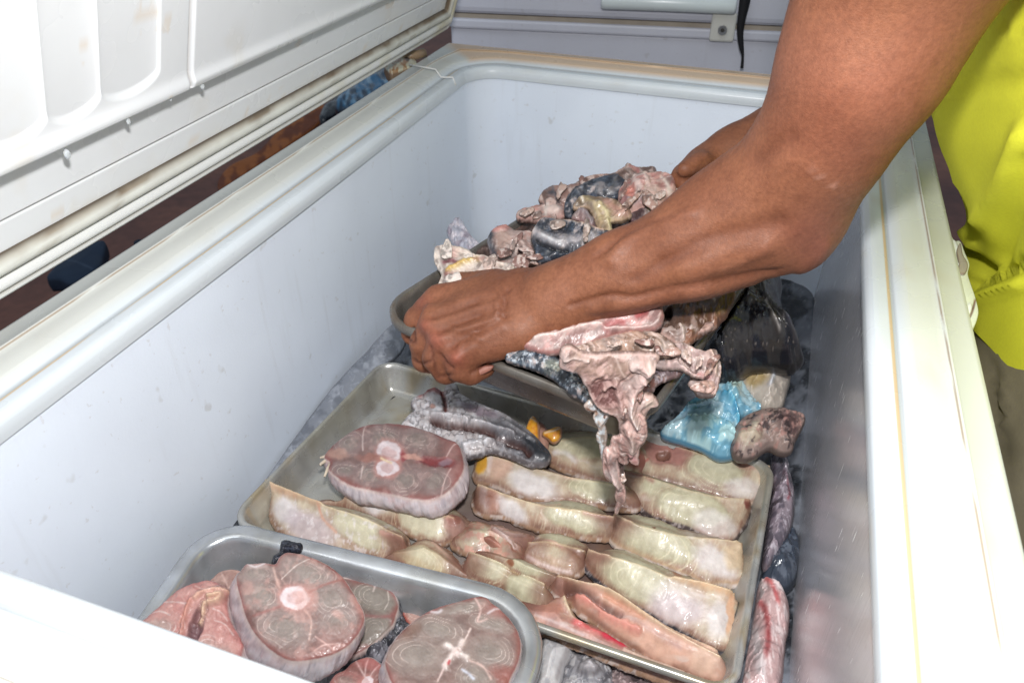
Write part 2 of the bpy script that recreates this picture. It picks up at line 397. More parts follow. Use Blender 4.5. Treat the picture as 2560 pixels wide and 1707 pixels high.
# ================================================================ CHEST FREEZER
def wallmat(name, stretch=(1, 1, 1), rough=.3, dirt=.5, colr=(.80, .82, .83), scr=0.25, spec=.45, metal=0):
    mt, nt, b = newmat(name)
    no, src, bp = bump(nt, b, 3.0, .25, .004, 2)
    tc = [n for n in nt.nodes if n.type == 'TEX_COORD'][0]
    mp = nd(nt, 'ShaderNodeMapping'); mp.inputs['Scale'].default_value = stretch; nt.links.new(tc.outputs['Object'], mp.inputs[0])
    fine = nd(nt, 'ShaderNodeTexNoise', Scale=420.0, Detail=3); nt.links.new(mp.outputs[0], fine.inputs[0])
    b2 = nd(nt, 'ShaderNodeBump', Strength=scr, Distance=.0006); nt.links.new(fine.outputs['Fac'], b2.inputs['Height']); nt.links.new(bp.outputs[0], b2.inputs['Normal'])
    nt.links.new(b2.outputs[0], b.inputs['Normal'])
    sp = nd(nt, 'ShaderNodeTexNoise', Scale=46.0, Detail=2); nt.links.new(tc.outputs['Object'], sp.inputs[0])
    c1 = nd(nt, 'ShaderNodeValToRGB'); c1.color_ramp.elements[0].position = .70; c1.color_ramp.elements[1].position = .76
    c1.color_ramp.elements[0].color = (1, 1, 1, 1); c1.color_ramp.elements[1].color = (.62, .56, .47, 1); nt.links.new(sp.outputs['Fac'], c1.inputs[0])
    sp2 = nd(nt, 'ShaderNodeTexNoise', Scale=7.0, Detail=5); nt.links.new(tc.outputs['Object'], sp2.inputs[0])
    c2 = nd(nt, 'ShaderNodeValToRGB'); c2.color_ramp.elements[0].position = .35; c2.color_ramp.elements[1].position = .7
    c2.color_ramp.elements[0].color = (1, 1, 1, 1); c2.color_ramp.elements[1].color = (.86, .86, .87, 1); nt.links.new(sp2.outputs['Fac'], c2.inputs[0])
    s3 = nd(nt, 'ShaderNodeTexNoise', Scale=140.0, Detail=3); nt.links.new(tc.outputs['Object'], s3.inputs[0])
    c3 = nd(nt, 'ShaderNodeValToRGB'); c3.color_ramp.elements[0].position = .68; c3.color_ramp.elements[1].position = .73
    c3.color_ramp.elements[0].color = (1, 1, 1, 1); c3.color_ramp.elements[1].color = (.74, .68, .62, 1); nt.links.new(s3.outputs['Fac'], c3.inputs[0])
    m3 = nd(nt, 'ShaderNodeMixRGB', blend_type='MULTIPLY'); m3.inputs[0].default_value = 1; nt.links.new(c1.outputs[0], m3.inputs[1]); nt.links.new(c3.outputs[0], m3.inputs[2])
    mp4 = nd(nt, 'ShaderNodeMapping'); mp4.inputs['Scale'].default_value = (1, 1, .09); nt.links.new(tc.outputs['Object'], mp4.inputs[0])
    s4 = nd(nt, 'ShaderNodeTexNoise', Scale=75.0, Detail=4); nt.links.new(mp4.outputs[0], s4.inputs[0])
    c4 = nd(nt, 'ShaderNodeValToRGB'); c4.color_ramp.elements[0].position = .60; c4.color_ramp.elements[1].position = .72
    c4.color_ramp.elements[0].color = (1, 1, 1, 1); c4.color_ramp.elements[1].color = (.84, .82, .80, 1); nt.links.new(s4.outputs['Fac'], c4.inputs[0])
    m4 = nd(nt, 'ShaderNodeMixRGB', blend_type='MULTIPLY'); m4.inputs[0].default_value = .7; nt.links.new(m3.outputs[0], m4.inputs[1]); nt.links.new(c4.outputs[0], m4.inputs[2])
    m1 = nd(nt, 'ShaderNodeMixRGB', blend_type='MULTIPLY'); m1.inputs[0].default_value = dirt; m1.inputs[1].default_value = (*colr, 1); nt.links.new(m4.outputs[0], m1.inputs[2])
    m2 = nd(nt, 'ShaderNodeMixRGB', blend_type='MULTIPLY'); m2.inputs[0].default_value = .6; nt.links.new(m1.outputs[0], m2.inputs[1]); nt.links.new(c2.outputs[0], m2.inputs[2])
    nt.links.new(m2.outputs[0], b.inputs['Base Color'])
    b.inputs['Roughness'].default_value = rough; b.inputs['Specular IOR Level'].default_value = spec; b.inputs['Metallic'].default_value = metal
    return mt
wallmat('liner_white', rough=.38, colr=(.80, .87, .97), dirt=.4)
wallmat('liner_scratched', (1, 1, .04), .19, .4, (.74, .74, .78), .35, .8, .42)
nt = M['liner_scratched'].node_tree; b = nt.nodes['Principled BSDF']
tc = [n for n in nt.nodes if n.type == 'TEX_COORD'][0]; src = b.inputs['Base Color'].links[0].from_socket
mp = nd(nt, 'ShaderNodeMapping'); mp.inputs['Scale'].default_value = (1, 1, .10); nt.links.new(tc.outputs['Object'], mp.inputs[0])
sn = nd(nt, 'ShaderNodeTexNoise', Scale=330.0, Detail=2); nt.links.new(mp.outputs[0], sn.inputs[0])
sr = nd(nt, 'ShaderNodeValToRGB'); sr.color_ramp.elements[0].position = .70; sr.color_ramp.elements[1].position = .74; nt.links.new(sn.outputs['Fac'], sr.inputs[0])
sx = nd(nt, 'ShaderNodeMixRGB'); nt.links.new(sr.outputs[0], sx.inputs[0]); nt.links.new(src, sx.inputs[1]); sx.inputs[2].default_value = (.95, .95, .96, 1); nt.links.new(sx.outputs[0], b.inputs['Base Color'])
rm = nd(nt, 'ShaderNodeMath', operation='MULTIPLY_ADD'); rm.inputs[1].default_value = .5; rm.inputs[2].default_value = .19; nt.links.new(sr.outputs[0], rm.inputs[0]); nt.links.new(rm.outputs[0], b.inputs['Roughness'])
im = nd(nt, 'ShaderNodeMath', operation='MULTIPLY_ADD'); im.inputs[1].default_value = -.42; im.inputs[2].default_value = .42; nt.links.new(sr.outputs[0], im.inputs[0]); nt.links.new(im.outputs[0], b.inputs['Metallic'])
wallmat('lid_white', rough=.35, colr=(.83, .85, .86), dirt=.2)
wallmat('back_white_dimmed', rough=.45, colr=(.52, .53, .60), dirt=.3)  # white paint greyed in the colour to stand in for flash falloff

XL, XR, YN = -1.28, 0.284, 0.44
def YF(x): return 3.125 + 0.0 * x
fz = empty('chest_freezer', (-.5, 1.8, ZF), 'white chest freezer standing open with trays of cut fish inside', 'freezer')
# inner opening path with rounded corners (counter-clockwise from above)
def rrect(x0, x1, y0, y1, r, n=10, seg=26):
    pts = []
    for cx_, cy_, a0 in ((x1 - r, y1 - r, 0), (x0 + r, y1 - r, 90), (x0 + r, y0 + r, 180), (x1 - r, y0 + r, 270)):
        for k in range(n + 1):
            a = math.radians(a0 + 90 * k / n); pts.append((cx_ + r * math.cos(a), cy_ + r * math.sin(a)))
    out = []
    for i in range(len(pts)):
        p0 = np.array(pts[i]); p1 = np.array(pts[(i + 1) % len(pts)]); L = np.linalg.norm(p1 - p0)
        k = max(1, int(L / .06)) if L > .1 else 1
        for t in range(k): out.append(p0 + (p1 - p0) * t / k)
    return np.array(out)
path = rrect(XL, XR, YN, 3.125, .13)
def side_of(p):
    d = [abs(p[0] - XL), abs(p[0] - XR), abs(p[1] - YN), abs(p[1] - 3.125)]; return int(np.argmin(d))
def outpt(p, s):
    """point at fraction s of the rim width outside the opening: the outer outline is square-cornered"""
    r = .13; cxm = min(max(p[0], XL + r), XR - r); cym = min(max(p[1], YN + r), 3.125 - r)
    d = np.array([p[0] - cxm, p[1] - cym]) / r
    wx = (.226 if d[0] < 0 else .205); wy = (.24 if d[1] > 0 else .20)
    # outer rounded square
    if abs(d[0]) > 1e-6 and abs(d[1]) > 1e-6:
        m_ = max(abs(d[0]), abs(d[1])); sq = d / m_
    else: sq = d
    o1 = np.array([cxm + r * d[0] + wx * d[0], cym + r * d[1] + wy * d[1]])
    o2 = np.array([cxm + (r + wx - .0) * sq[0], cym + (r + wy) * sq[1]])
    k = sm(.3, .9, np.array([s]))[0]
    o = o1 * (1 - k) + o2 * k
    return p + (o - p) * s
prof = [(-.012, -.012), (-.014, .004), (-.012, .02), (-.004, .031), (.01, .035), (.08, .035), (.150, .0345), (.163, .0335), (.197, .032), (.208, .031), (.225, .031), (.25, .036),
        (.36, .048), (.50, .049), (.585, .049), (.660, .049), (.672, .0525), (.684, .055), (.70, .055), (.715, .049), (.93, .049), (.97, .046), (.995, .036), (1.0, .015), (1.0, -.10), (.985, -.12), (.96, -.12)]
ROWS = {}; _np = [prof[0]]
for _i in range(1, len(prof) - 1):
    a_, p_, b_ = [np.array(x) for x in prof[_i - 1:_i + 2]]
    la, lb = np.linalg.norm(a_ - p_), np.linalg.norm(b_ - p_)
    ROWS[_i] = (len(_np), len(_np) + 1)
    _np += [tuple(p_ + (a_ - p_) * min(.15, .0022 / la)), tuple(p_ + (b_ - p_) * min(.15, .0022 / lb))]
_np.append(prof[-1]); prof = _np
n = len(path); V = []; Cc = []
for j, (s, dz) in enumerate(prof):
    for i, p in enumerate(path):
        o = outpt(p, s) if s > 0 else p + (path.mean(0) - p) / np.linalg.norm(path.mean(0) - p) * (-s)
        V.append((o[0], o[1], -1 + dz))
        sd_ = side_of(p)
        c_ = np.array([206., 213, 218])
        if .18 < s < .24: c_ = c_ * .85
        if .34 < s: c_ = np.array([208., 210, 205])
        if .34 < s and sd_ == 3: c_ = np.array([214., 186, 156])
        if sd_ == 1 and s > .3: c_ = np.array([208., 212, 204])
        Cc.append(c_)
V = np.array(V); Cc = np.array(Cc)
nz = fbm(V * 5, 3); nz2 = fbm(V * 26, 9)
yl = np.array([j in (ROWS[7][1], ROWS[8][0]) for j in range(len(prof)) for _ in range(n)])
Cc = np.where((yl & (nz > .34) & (V[:, 1] > .46))[:, None], Cc * .45 + np.array([206, 160, 100]) * .55, Cc)
rs = np.array([j in ROWS[16] for j in range(len(prof)) for _ in range(n)])
Cc = np.where((rs & (nz2 > .40))[:, None], Cc * .5 + np.array([120, 88, 60]) * .5, Cc)
Cc = mixc(Cc, (190, 176, 150), sm(.6, .85, nz2) * .22)
F = []
for j in range(len(prof) - 1):
    for i in range(n):
        k = (i + 1) % n; F.append((j * n + i, j * n + k, (j + 1) * n + k, (j + 1) * n + i))
F = [f[::-1] for f in F]
mesh('rim', V, F, M['enamel'], fz, lin(Cc), True, label='cream white plastic rim with yellow stain lines')
# thin seam where the corner moulding of the rim starts (far left corner)
sp_ = []
for (u, v, z) in ((940, 149, -.94), (986, 157, -.940), (1001, 160, -.940), (1013, 178, -.962), (1040, 178, -.962), (1047, 196, -.99)):
    sp_.append(on_z(u, v, z + .004))
def tube(pts, rad, k=8, cap=True, taper=None):
    pts = np.asarray(pts, float); V = []; F = []; m_ = len(pts)
    up = np.array([0.03, 0.05, 1.0])
    for i in range(m_):
        t = unit(pts[min(i + 1, m_ - 1)] - pts[max(i - 1, 0)])
        if abs(t @ unit(up)) > .97: up = np.array([1.0, .1, 0])
        a = unit(np.cross(t, up)); b_ = np.cross(t, a)
        r = rad[i] if hasattr(rad, '__len__') else rad
        for j in range(k):
            an = 2 * math.pi * j / k; V.append(pts[i] + (a * math.cos(an) + b_ * math.sin(an)) * r)
    for i in range(m_ - 1):
        for j in range(k):
            F.append((i * k + j, i * k + (j + 1) % k, (i + 1) * k + (j + 1) % k, (i + 1) * k + j))
    if cap: F.append(tuple(range(k))[::-1]); F.append(tuple((m_ - 1) * k + j for j in range(k)))
    return np.array(V), F
V, F = tube(np.array(sp_), .0035, 6)
mesh('rim_seam', V, F, M['enamel'], fz, np.tile(lin((225, 225, 222)), (len(V), 1)), label='raised joint line of the corner moulding')

# liner: four walls as separate sheets (painted sheet metal, the right one scuffed) and a floor
DEP = -2.35
pn = len(path)
sides = np.array([side_of(p) for p in path])
def liner_part(name, sel, mat, label=None):
    idx = [i for i in range(pn) if sel(i)]
    # order as a run
    runs = []; 
    start = [i for i in idx if (i - 1) % pn not in idx]
    i = start[0] if start else idx[0]; run = [i]
    while (i + 1) % pn in idx and (i + 1) % pn != run[0]: i = (i + 1) % pn; run.append(i)
    if start: run.append((i + 1) % pn)
    zs = np.linspace(-.995, DEP, 14); V = []
    cen = path.mean(0)
    for z in zs:
        for i in run:
            p = path[i]; V.append((p[0], p[1], z))
    k = len(run); F = [(a * k + b_, (a + 1) * k + b_, (a + 1) * k + b_ + 1, a * k + b_ + 1) for a in range(len(zs) - 1) for b_ in range(k - 1)]
    mesh(name, V, F, mat, fz, None, True, label=label)
isR = lambda i: sides[i] == 1 and .56 < path[i][1] < 3.0
liner_part('inner_wall', lambda i: not isR(i), M['liner_white'], 'smooth white inner walls')
liner_part('inner_wall', isR, M['liner_scratched'], 'grey scuffed inner wall with blurred reflections')
mesh('inner_floor', [(p[0], p[1], DEP + .002) for p in path], [tuple(range(pn))], M['liner_white'], fz, None, False)
# outer shell
ox0, ox1, oy0, oy1 = XL - .215, XR + .195, YN - .19, 3.125 + .23
V = []; 
for z in (-1.1, ZF + .15): V += [(ox0, oy0, z), (ox1, oy0, z), (ox1, oy1, z), (ox0, oy1, z)]
F = [(0, 1, 5, 4), (1, 2, 6, 5), (2, 3, 7, 6), (3, 0, 4, 7), (4, 5, 6, 7)]
mesh('outer_shell', V, F, M['lid_white'], fz, None, False)

# latch catch on the outside of the right rim
cw = (226, 232, 216)
Sx, nx_ = plane_z(2220, 700, -.985)
piece('latch_catch', 'moulded catch of the latch below the rim', None, q('L', 540, 128, 620, 145, 650, 185, 700, 190, 740, 290, 778, 385, 765, 470, 790, 560, 825, 660, 855, 780, 850, 850, 820, 930, 775, 992, 740, 900, 700, 760, 650, 600, 600, 380, 560, 220), (Sx, nx_), cw,
      [('l', q('L', 830, 700, 790, 830, 745, 895), 2.2, (110, 75, 60), .8, -.006), ('o', (*q('L', 755, 800)[0], 9, 13, 20), .3, (245, 248, 255), .7, .003),
       ('l', q('L', 640, 190, 690, 370, 640, 430), 3, (235, 240, 240), .8, .004)], .10, .006, .3, side=(185, 190, 176), mat=M['enamel'], parent=fz, rag=0, bulge=.0, step=1.2)
piece('latch_slot', None, None, q('L', 668, 270, 700, 200, 722, 300, 765, 385, 740, 465, 672, 452, 688, 380), plane_z(2220, 700, -.974), (168, 160, 150), [('e', (120, 96, 84), 2, .6)], .02, .002, side=(150, 150, 140), mat=M['enamel'], parent=fz, rag=0, bulge=0, step=1.0)

# hinge at the far left
hg = empty('hinge', on_z(925, 140, -1.0), parent=fz)
Sh = plane_z(915, 150, -.955)
piece('hinge_plate', None, None, q('V', 885, 148, 905, 132, 925, 125, 947, 133, 957, 148, 930, 158, 900, 166, 890, 160), Sh, (200, 198, 176), [('n', (150, 100, 60), 8, .5, .7, .8), ('o', (936, 138, 7, 6, 0), .3, (60, 48, 40), .8)], .05, .012, side=(120, 100, 80), mat=M['enamel'], parent=hg, step=1.3)
hp = on_z(955, 127, -.95)
V, F = tube([hp + np.array([-.05, -.05, 0]), hp + np.array([0, 0, .0]), hp + np.array([.02, .04, .0])], .022, 12)
mesh('hinge_knuckle', V, F, M['enamel'], hg, np.tile(lin((150, 128, 104)), (len(V), 1)))

# ---------------- lid, leaning over the left edge
TH = math.radians(18.7); KL = .89
E_ = np.array([math.sin(TH), 0, math.cos(TH)]); N_ = np.array([math.cos(TH), 0, -math.sin(TH)])
P0 = np.array([-1.678 * KL, 0, -1 * KL])
lid = empty('lid', P0 + np.array([0, 1.8, 0]), parent=fz, label='lid standing open, leaning a little over the opening')
LY0, LY1, LS1 = .12, 3.37, 2.05
def lidpt(y, s, nn): return P0 + np.array([0, y, 0]) + E_ * s + N_ * nn
def lid_uv(uv):   # photo point -> (y, s) on the lid's inner plane
    r = rays(uv); t = (P0 @ N_) / (r @ N_); X = r * t[:, None]
    return X[:, 1], (X - P0) @ E_
k_ = KL * 1.0
fprof = [(.10, -.155), (.03, -.155), (.006, -.14), (0, -.12), (0, -.05), (.0, -.006), (.004, .002), (.012, .004), (.019, -.001), (.023, -.001), (.028, .006), (.036, .012), (.046, .012), (.055, .006), (.062, -.008), (.066, -.012)]
def frame_ring(pr):      # mitred closed ring round the lid's edge
    V = []; 
    for s, nn in pr:
        V += [lidpt(LY1 - s, s, nn), lidpt(LY0 + s, s, nn), lidpt(LY0 + s, LS1 - s, nn), lidpt(LY1 - s, LS1 - s, nn)]
    F = []
    for a in range(len(pr) - 1):
        for b_ in range(4): F.append((a * 4 + b_, a * 4 + (b_ + 1) % 4, (a + 1) * 4 + (b_ + 1) % 4, (a + 1) * 4 + b_))
    return np.array(V), F
def dense_ring(pr, m_=90, cr_=.05):
    # closed outline in (y,s) with small rounded corners, offset inwards by s
    base = []
    def rr(o):
        y0, y1, s0, s1 = LY0 + o, LY1 - o, o, LS1 - o; r = max(cr_ - o, .008); pts = []
        for cy_, cs_, a0 in ((y1 - r, s1 - r, 0), (y0 + r, s1 - r, 90), (y0 + r, s0 + r, 180), (y1 - r, s0 + r, 270)):
            for k in range(6): a = math.radians(a0 + 18 * k); pts.append((cy_ + r * math.cos(a), cs_ + r * math.sin(a)))
        out = []
        for i in range(len(pts)):
            p0 = np.array(pts[i]); p1 = np.array(pts[(i + 1) % len(pts)])
            kk = 110 if i in (17, 5) else (50 if i in (11, 23) else 1)
            for t in range(kk): out.append(p0 + (p1 - p0) * t / kk)
        return out
    V = []
    for o, nn in pr:
        for y, s in rr(o): V.append(lidpt(y, s, nn))
    k = len(V) // len(pr)
    F = [(a * k + b_, a * k + (b_ + 1) % k, (a + 1) * k + (b_ + 1) % k, (a + 1) * k + b_) for a in range(len(pr) - 1) for b_ in range(k)]
    return np.array(V), F, k
V, F, k = dense_ring(fprof)
Cc = np.tile(np.array([222., 224, 222]), (len(V), 1)); Cc = mixc(Cc, (196, 190, 160), sm(.5, .75, fbm(V * 9, 4)) * sm(1.5, 3.2, V[:, 1]) * .8)
row = np.arange(len(V)) // k
Cc = mixc(Cc, (150, 140, 128), (((row >= 8) & (row <= 9)) * .55))
mesh('lid_frame', V, F, M['enamel'], lid, lin(Cc))
gprof = [(.064, -.014), (.067, .004), (.074, .013), (.085, .015), (.094, .011), (.0995, .001), (.103, -.012), (.108, -.012)]
V, F, k = dense_ring(gprof); row = np.arange(len(V)) // k
Cc = np.tile(np.array([208., 210, 202]), (len(V), 1)); nz = fbm(V * [14, 5, 14], 8); nz2 = fbm(V * [60, 34, 60], 5)
Cc = mixc(Cc, (96, 74, 52), sm(.42, .6, nz2) * sm(.35, .6, nz) * np.isin(row, (1, 5)) * .7)
Cc = mixc(Cc, (104, 86, 66), np.isin(row, (1, 5)) * (.25 + .5 * sm(.4, .6, nz)))
Cc = mixc(Cc, (70, 58, 46), np.isin(row, (0, 6, 7)) * .8)
Cc = mixc(Cc, (140, 132, 116), sm(.58, .72, nz2) * .4)
mesh('gasket', V, F, M['matte'], lid, lin(Cc), label='grimy rubber gasket')
# back of the lid
V = [lidpt(LY0 + .03, .03, -.155), lidpt(LY1 - .03, .03, -.155), lidpt(LY1 - .03, LS1 - .03, -.155), lidpt(LY0 + .03, LS1 - .03, -.155)]
mesh('lid_back', V, [(0, 1, 2, 3)], M['lid_white'], lid, None, False)
# inner panel as relief: groove line, bulged liner step, fluted corner, raised field
y_pan = lid_uv([[403, 185]])[0][0]
ribs = [lid_uv([[77, 300]])[0][0], lid_uv([[200, 247]])[0][0], lid_uv([[335, 216]])[0][0]]
sbot = lid_uv([[140, 262]])[1][0]; pbot = lid_uv([[403, 185]])[1][0]
s_gr = .2034 * KL; s_st = .352 * KL
ys = np.unique(np.concatenate([np.linspace(LY0 + .107, LY1 - .107, 220), np.linspace(max(LY0 + .11, ribs[0] - .3), y_pan + .05, 220)]))
ss = np.unique(np.concatenate([np.linspace(.107, LS1 - .107, 90), np.linspace(.15, .50, 190)]))
YY, SS = np.meshgrid(ys, ss, indexing='ij')
nh = -.012 + 0 * YY
edge = np.minimum(np.minimum(YY - LY0, LY1 - YY), np.minimum(SS, LS1 - SS))
nh += -.010 * np.exp(-((SS - s_gr) / .0035) ** 2) + .004 * sm(s_gr, s_gr + .004, SS)
inn = np.minimum(np.minimum(YY - (LY0 + .2), (LY1 - .16) - YY), SS - s_st)
nh += .045 * sm(0, .022, inn) - .012 * np.exp(-((inn + .004) / .008) ** 2) + .010 * np.exp(-((inn - .03) / .02) ** 2)
# flutes: three shallow columns with domed lower ends
lef = [2 * ribs[0] - ribs[1], ribs[0], ribs[1], ribs[2]]
for a, b_ in zip(lef[:-1], lef[1:]):
    mid, hw = (a + b_) / 2, (b_ - a) / 2
    x = (YY - mid) / hw
    dome = sbot + .035 * (1 - np.sqrt(np.clip(1 - x * x, 0, 1)))
    body = np.clip(1 - x * x, 0, 1) ** .5
    nh += np.where(np.abs(x) < 1, -.011 * (.55 + .45 * (x * .5 + .5)) * sm(0, .02, SS - dome) * (0.25 + .75 * body), 0)
nh -= .010 * np.exp(-((YY - y_pan) / .0045) ** 2) * sm(pbot - .004, pbot + .004, SS) - .005 * sm(y_pan, y_pan + .006, YY) * sm(pbot, pbot + .02, SS) 
y2 = lid_uv([[775, 12]])[0][0]
nh -= .007 * np.exp(-((YY - y2) / .006) ** 2) * sm(.45, .47, SS)
V = P0[None, None, :] + YY[..., None] * np.array([0, 1, 0]) + SS[..., None] * E_ + nh[..., None] * N_
nu, nv = YY.shape; V = V.reshape(-1, 3)
I, J = np.meshgrid(np.arange(nu - 1), np.arange(nv - 1), indexing='ij'); I = I.ravel(); J = J.ravel()
F = np.stack([I * nv + J, (I + 1) * nv + J, (I + 1) * nv + J + 1, I * nv + J + 1], 1)
Cc = np.tile(np.array([226., 229, 231]), (len(V), 1))
Cc = mixc(Cc, (214, 208, 194), sm(.55, .75, fbm(V * 6, 31)) * .35)
Cc = mixc(Cc, (206, 176, 140), sm(.70, .78, fbm(V * 17, 11)) * .25)
Cc = mixc(Cc, (150, 140, 135), (np.exp(-((SS.ravel() - s_gr) / .003) ** 2)) * .45)
Cc = mixc(Cc, (150, 145, 140), np.exp(-((YY.ravel() - y_pan) / .0035) ** 2) * sm(pbot - .004, pbot + .004, SS.ravel()) * .7)
mesh('lid_liner', V, F, M['enamel'], lid, lin(Cc), label='moulded white inner liner with fluted corner')
# water drops hanging from the liner's lower lip
mt, nt, b = newmat('water'); b.inputs['Base Color'].default_value = (.9, .94, .96, 1); b.inputs['Roughness'].default_value = .05; b.inputs['Transmission Weight'].default_value = .7; b.inputs['IOR'].default_value = 1.33
def blob(c, r, sc_=(1, 1, 1), k=12, l=8):
    V = []; F = []
    for i in range(l + 1):
        t = math.pi * i / l
        for j in range(k):
            a = 2 * math.pi * j / k; V.append(np.array(c) + np.array([math.sin(t) * math.cos(a) * sc_[0], math.sin(t) * math.sin(a) * sc_[1], math.cos(t) * sc_[2]]) * r)
    for i in range(l):
        for j in range(k): F.append((i * k + j, (i + 1) * k + j, (i + 1) * k + (j + 1) % k, i * k + (j + 1) % k))
    return np.array(V), F
for (u, v, r) in ((436, 194, .007), (264, 274, .006), (122, 349, .008), (362, 224, .004)):
    y, s = lid_uv([[u, v]]); c_ = lidpt(y[0], s[0] + .012, .035)
    V, F = blob(c_, r, (.8, .9, 1.35)); mesh('water_drop', V, F, M['water'], lid)
# ================================================================ BACKGROUND FREEZER
pA = on_z(1100, 33, -.97); pB = on_z(1840, 64, -.97)
bx = unit(np.array([pB[0] - pA[0], pB[1] - pA[1], 0])); by = np.array([-bx[1], bx[0], 0])
_r = rays([[1036, 85]])[0]; _p = np.array([pA[0], pA[1], 0]); _n = by; b0 = _r * ((_p @ _n) / (_r @ _n)); b0[2] = 0
def bp(x, y, z): return b0 + bx * x + by * y + np.array([0, 0, z])
def bgz(u, v, off=0):   # photo point on the far freezer's front face -> local x, z
    r = rays([[u, v]])[0]; p = b0 + by * off; t = (p @ by) / (r @ by); X = r * t
    return (X - b0) @ bx, X[2]
bf = empty('background_freezer', bp(2.5, 1, ZF), 'second white chest freezer behind, with a tube handle on its closed lid', 'freezer')
def boxV(x0, x1, y0, y1, z0, z1, f=bp):
    return np.array([f(x, y, z) for z in (z0, z1) for (x, y) in ((x0, y0), (x1, y0), (x1, y1), (x0, y1))]), [(0, 3, 2, 1), (4, 5, 6, 7), (0, 1, 5, 4), (1, 2, 6, 5), (2, 3, 7, 6), (3, 0, 4, 7)]
def bev(o, w=.004, s=2):
    md = o.modifiers.new('bevel', 'BEVEL'); md.width = w; md.segments = s; md.limit_method = 'ANGLE'; return o
xw = bgz(2040, 200)[0]
zl = -.985
V, F = boxV(0, xw, 0, 2.4, ZF + .1, zl - .055); bev(mesh('body', V, F, M['back_white_dimmed'], bf, smooth=False))
V, F = boxV(.0, xw + .02, -.03, 2.43, zl - .055, zl - .003); bev(mesh('rim', V, F, M['back_white_dimmed'], bf, smooth=False))
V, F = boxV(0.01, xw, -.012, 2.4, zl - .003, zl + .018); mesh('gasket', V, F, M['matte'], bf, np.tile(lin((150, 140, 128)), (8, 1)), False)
V, F = boxV(.0, xw + .02, -.03, 2.43, zl + .018, zl + .26); bev(mesh('lid', V, F, M['back_white_dimmed'], bf, smooth=False), .012, 3)
# handle bar
x0, z0 = bgz(1381, 10, -.06); x1, z1 = bgz(1690, 18, -.06)
pts = [bp(x0, -.07, z0 + .02), bp(x0 + (x1 - x0) * .5, -.07, (z0 + z1) / 2 + .018), bp(x1, -.07, z1 + .012)]
V, F = tube(pts, .042, 20); hb = mesh('handle', V, F, M['enamel'], bf, np.tile(lin((205, 214, 216)), (len(V), 1))); 
bev(hb, .004, 2)
for f_ in hb.data.polygons: f_.use_smooth = len(f_.vertices) == 4
# bracket plate with screw
x2, z2 = bgz(1633, 48); x3, z3 = bgz(1683, 93)
V, F = boxV(x2, x3, -.05, -.02, z3, z2 + .05); br = bev(mesh('bracket', V, F, M['enamel'], bf, np.tile(lin((196, 196, 190)), (8, 1)), False))
xc, zc = bgz(1659, 68, -.05)
V, F = tube([bp(xc, -.052, zc), bp(xc, -.072, zc)], .022, 16); mesh('screw', V, F, M['steel'], bf, np.concatenate([np.tile(lin((170, 172, 174)), (len(V), 1)), np.full((len(V), 1), .9)], 1), False)
V, F = tube([bp(xc, -.0722, zc), bp(xc, -.0735, zc)], .010, 12); mesh('screw_socket', V, F, M['matte'], bf, np.tile(lin((60, 58, 56)), (len(V), 1)), False)
# black strap hanging in front
sp_ = [bp(*((lambda a: (a[0], -.13, a[1]))(bgz(u, v, -.13)))) for (u, v) in ((1712, -40), (1711, 0), (1704, 40), (1700, 75), (1703, 110), (1706, 130), (1704, 157))]
wd = [.026, .026, .02, .016, .012, .006, .008]
V = []; F = []
sp2 = spline(sp_, False, 4); wd2 = np.interp(np.linspace(0, 1, len(sp2)), np.linspace(0, 1, len(wd)), wd)
for p, w_ in zip(sp2, wd2):
    for a, b_ in ((-1, -1), (1, -1), (1, 1), (-1, 1)): V.append(p + bx * a * w_ + by * b_ * .004)
for i in range(len(sp2) - 1):
    for j in range(4): F.append((i * 4 + j, i * 4 + (j + 1) % 4, (i + 1) * 4 + (j + 1) % 4, (i + 1) * 4 + j))
mesh('strap', V, F, M['matte'], None, np.tile(lin((22, 22, 26)), (len(V), 1)), True, 'black strap hanging down in front of the second freezer', 'strap')

# ================================================================ THINGS ON THE FLOOR SEEN THROUGH THE GAP
def zplane(z): return lambda uv: rays(uv) * (z / rays(uv)[:, 2])[:, None]
st = empty('stool', on_z(165, 600, -2.7), 'dark blue stool on the brown floor behind the open lid', 'stool')
piece('seat', None, None, q('V', 108, 636, 150, 590, 200, 560, 240, 555, 236, 590, 226, 615, 190, 640, 160, 650, 135, 640), plane_z(170, 600, -2.7), (38, 52, 72), [('l', q('V', 150, 600, 212, 620), 2, (70, 82, 100), .7)], .1, .03, mat=M['matte'], parent=st, side=(28, 40, 58))
a = on_z(150, 640, -2.75); 
for dx, dy in ((0, 0), (.3, .35), (.1, .6), (-.3, .5)):
    V, F = tube([a + np.array([dx, dy, 0]), np.array([a[0] + dx * 1.3 - .1, a[1] + dy * 1.3 - .15, ZF])], .035, 8)
    mesh('leg', V, F, M['matte'], st, np.tile(lin((36, 48, 66)), (len(V), 1)))
piece('plastic_bag', 'bright blue plastic bag lying on the floor beyond the hinge', 'bag', q('V', 770, 245, 790, 205, 830, 178, 870, 165, 905, 150, 900, 190, 860, 215, 820, 245), plane_z(820, 210, -2.6), (50, 110, 150),
      [('n', (140, 175, 200), 10, .5, .65, .8), ('n', (20, 40, 60), 14, .45, .6, .8), ('b', .03, 9)], .2, .08, mat=M['plastic'], side=(20, 30, 45))
piece('plastic_bag', 'black bag on the floor beside the bright blue one', 'bag', q('V', 735, 275, 748, 240, 790, 215, 850, 165, 900, 130, 930, 120, 915, 175, 850, 230, 780, 265), plane_z(820, 210, -2.85), (24, 30, 40), [('b', .03, 12)], .3, .08, mat=M['plastic'])
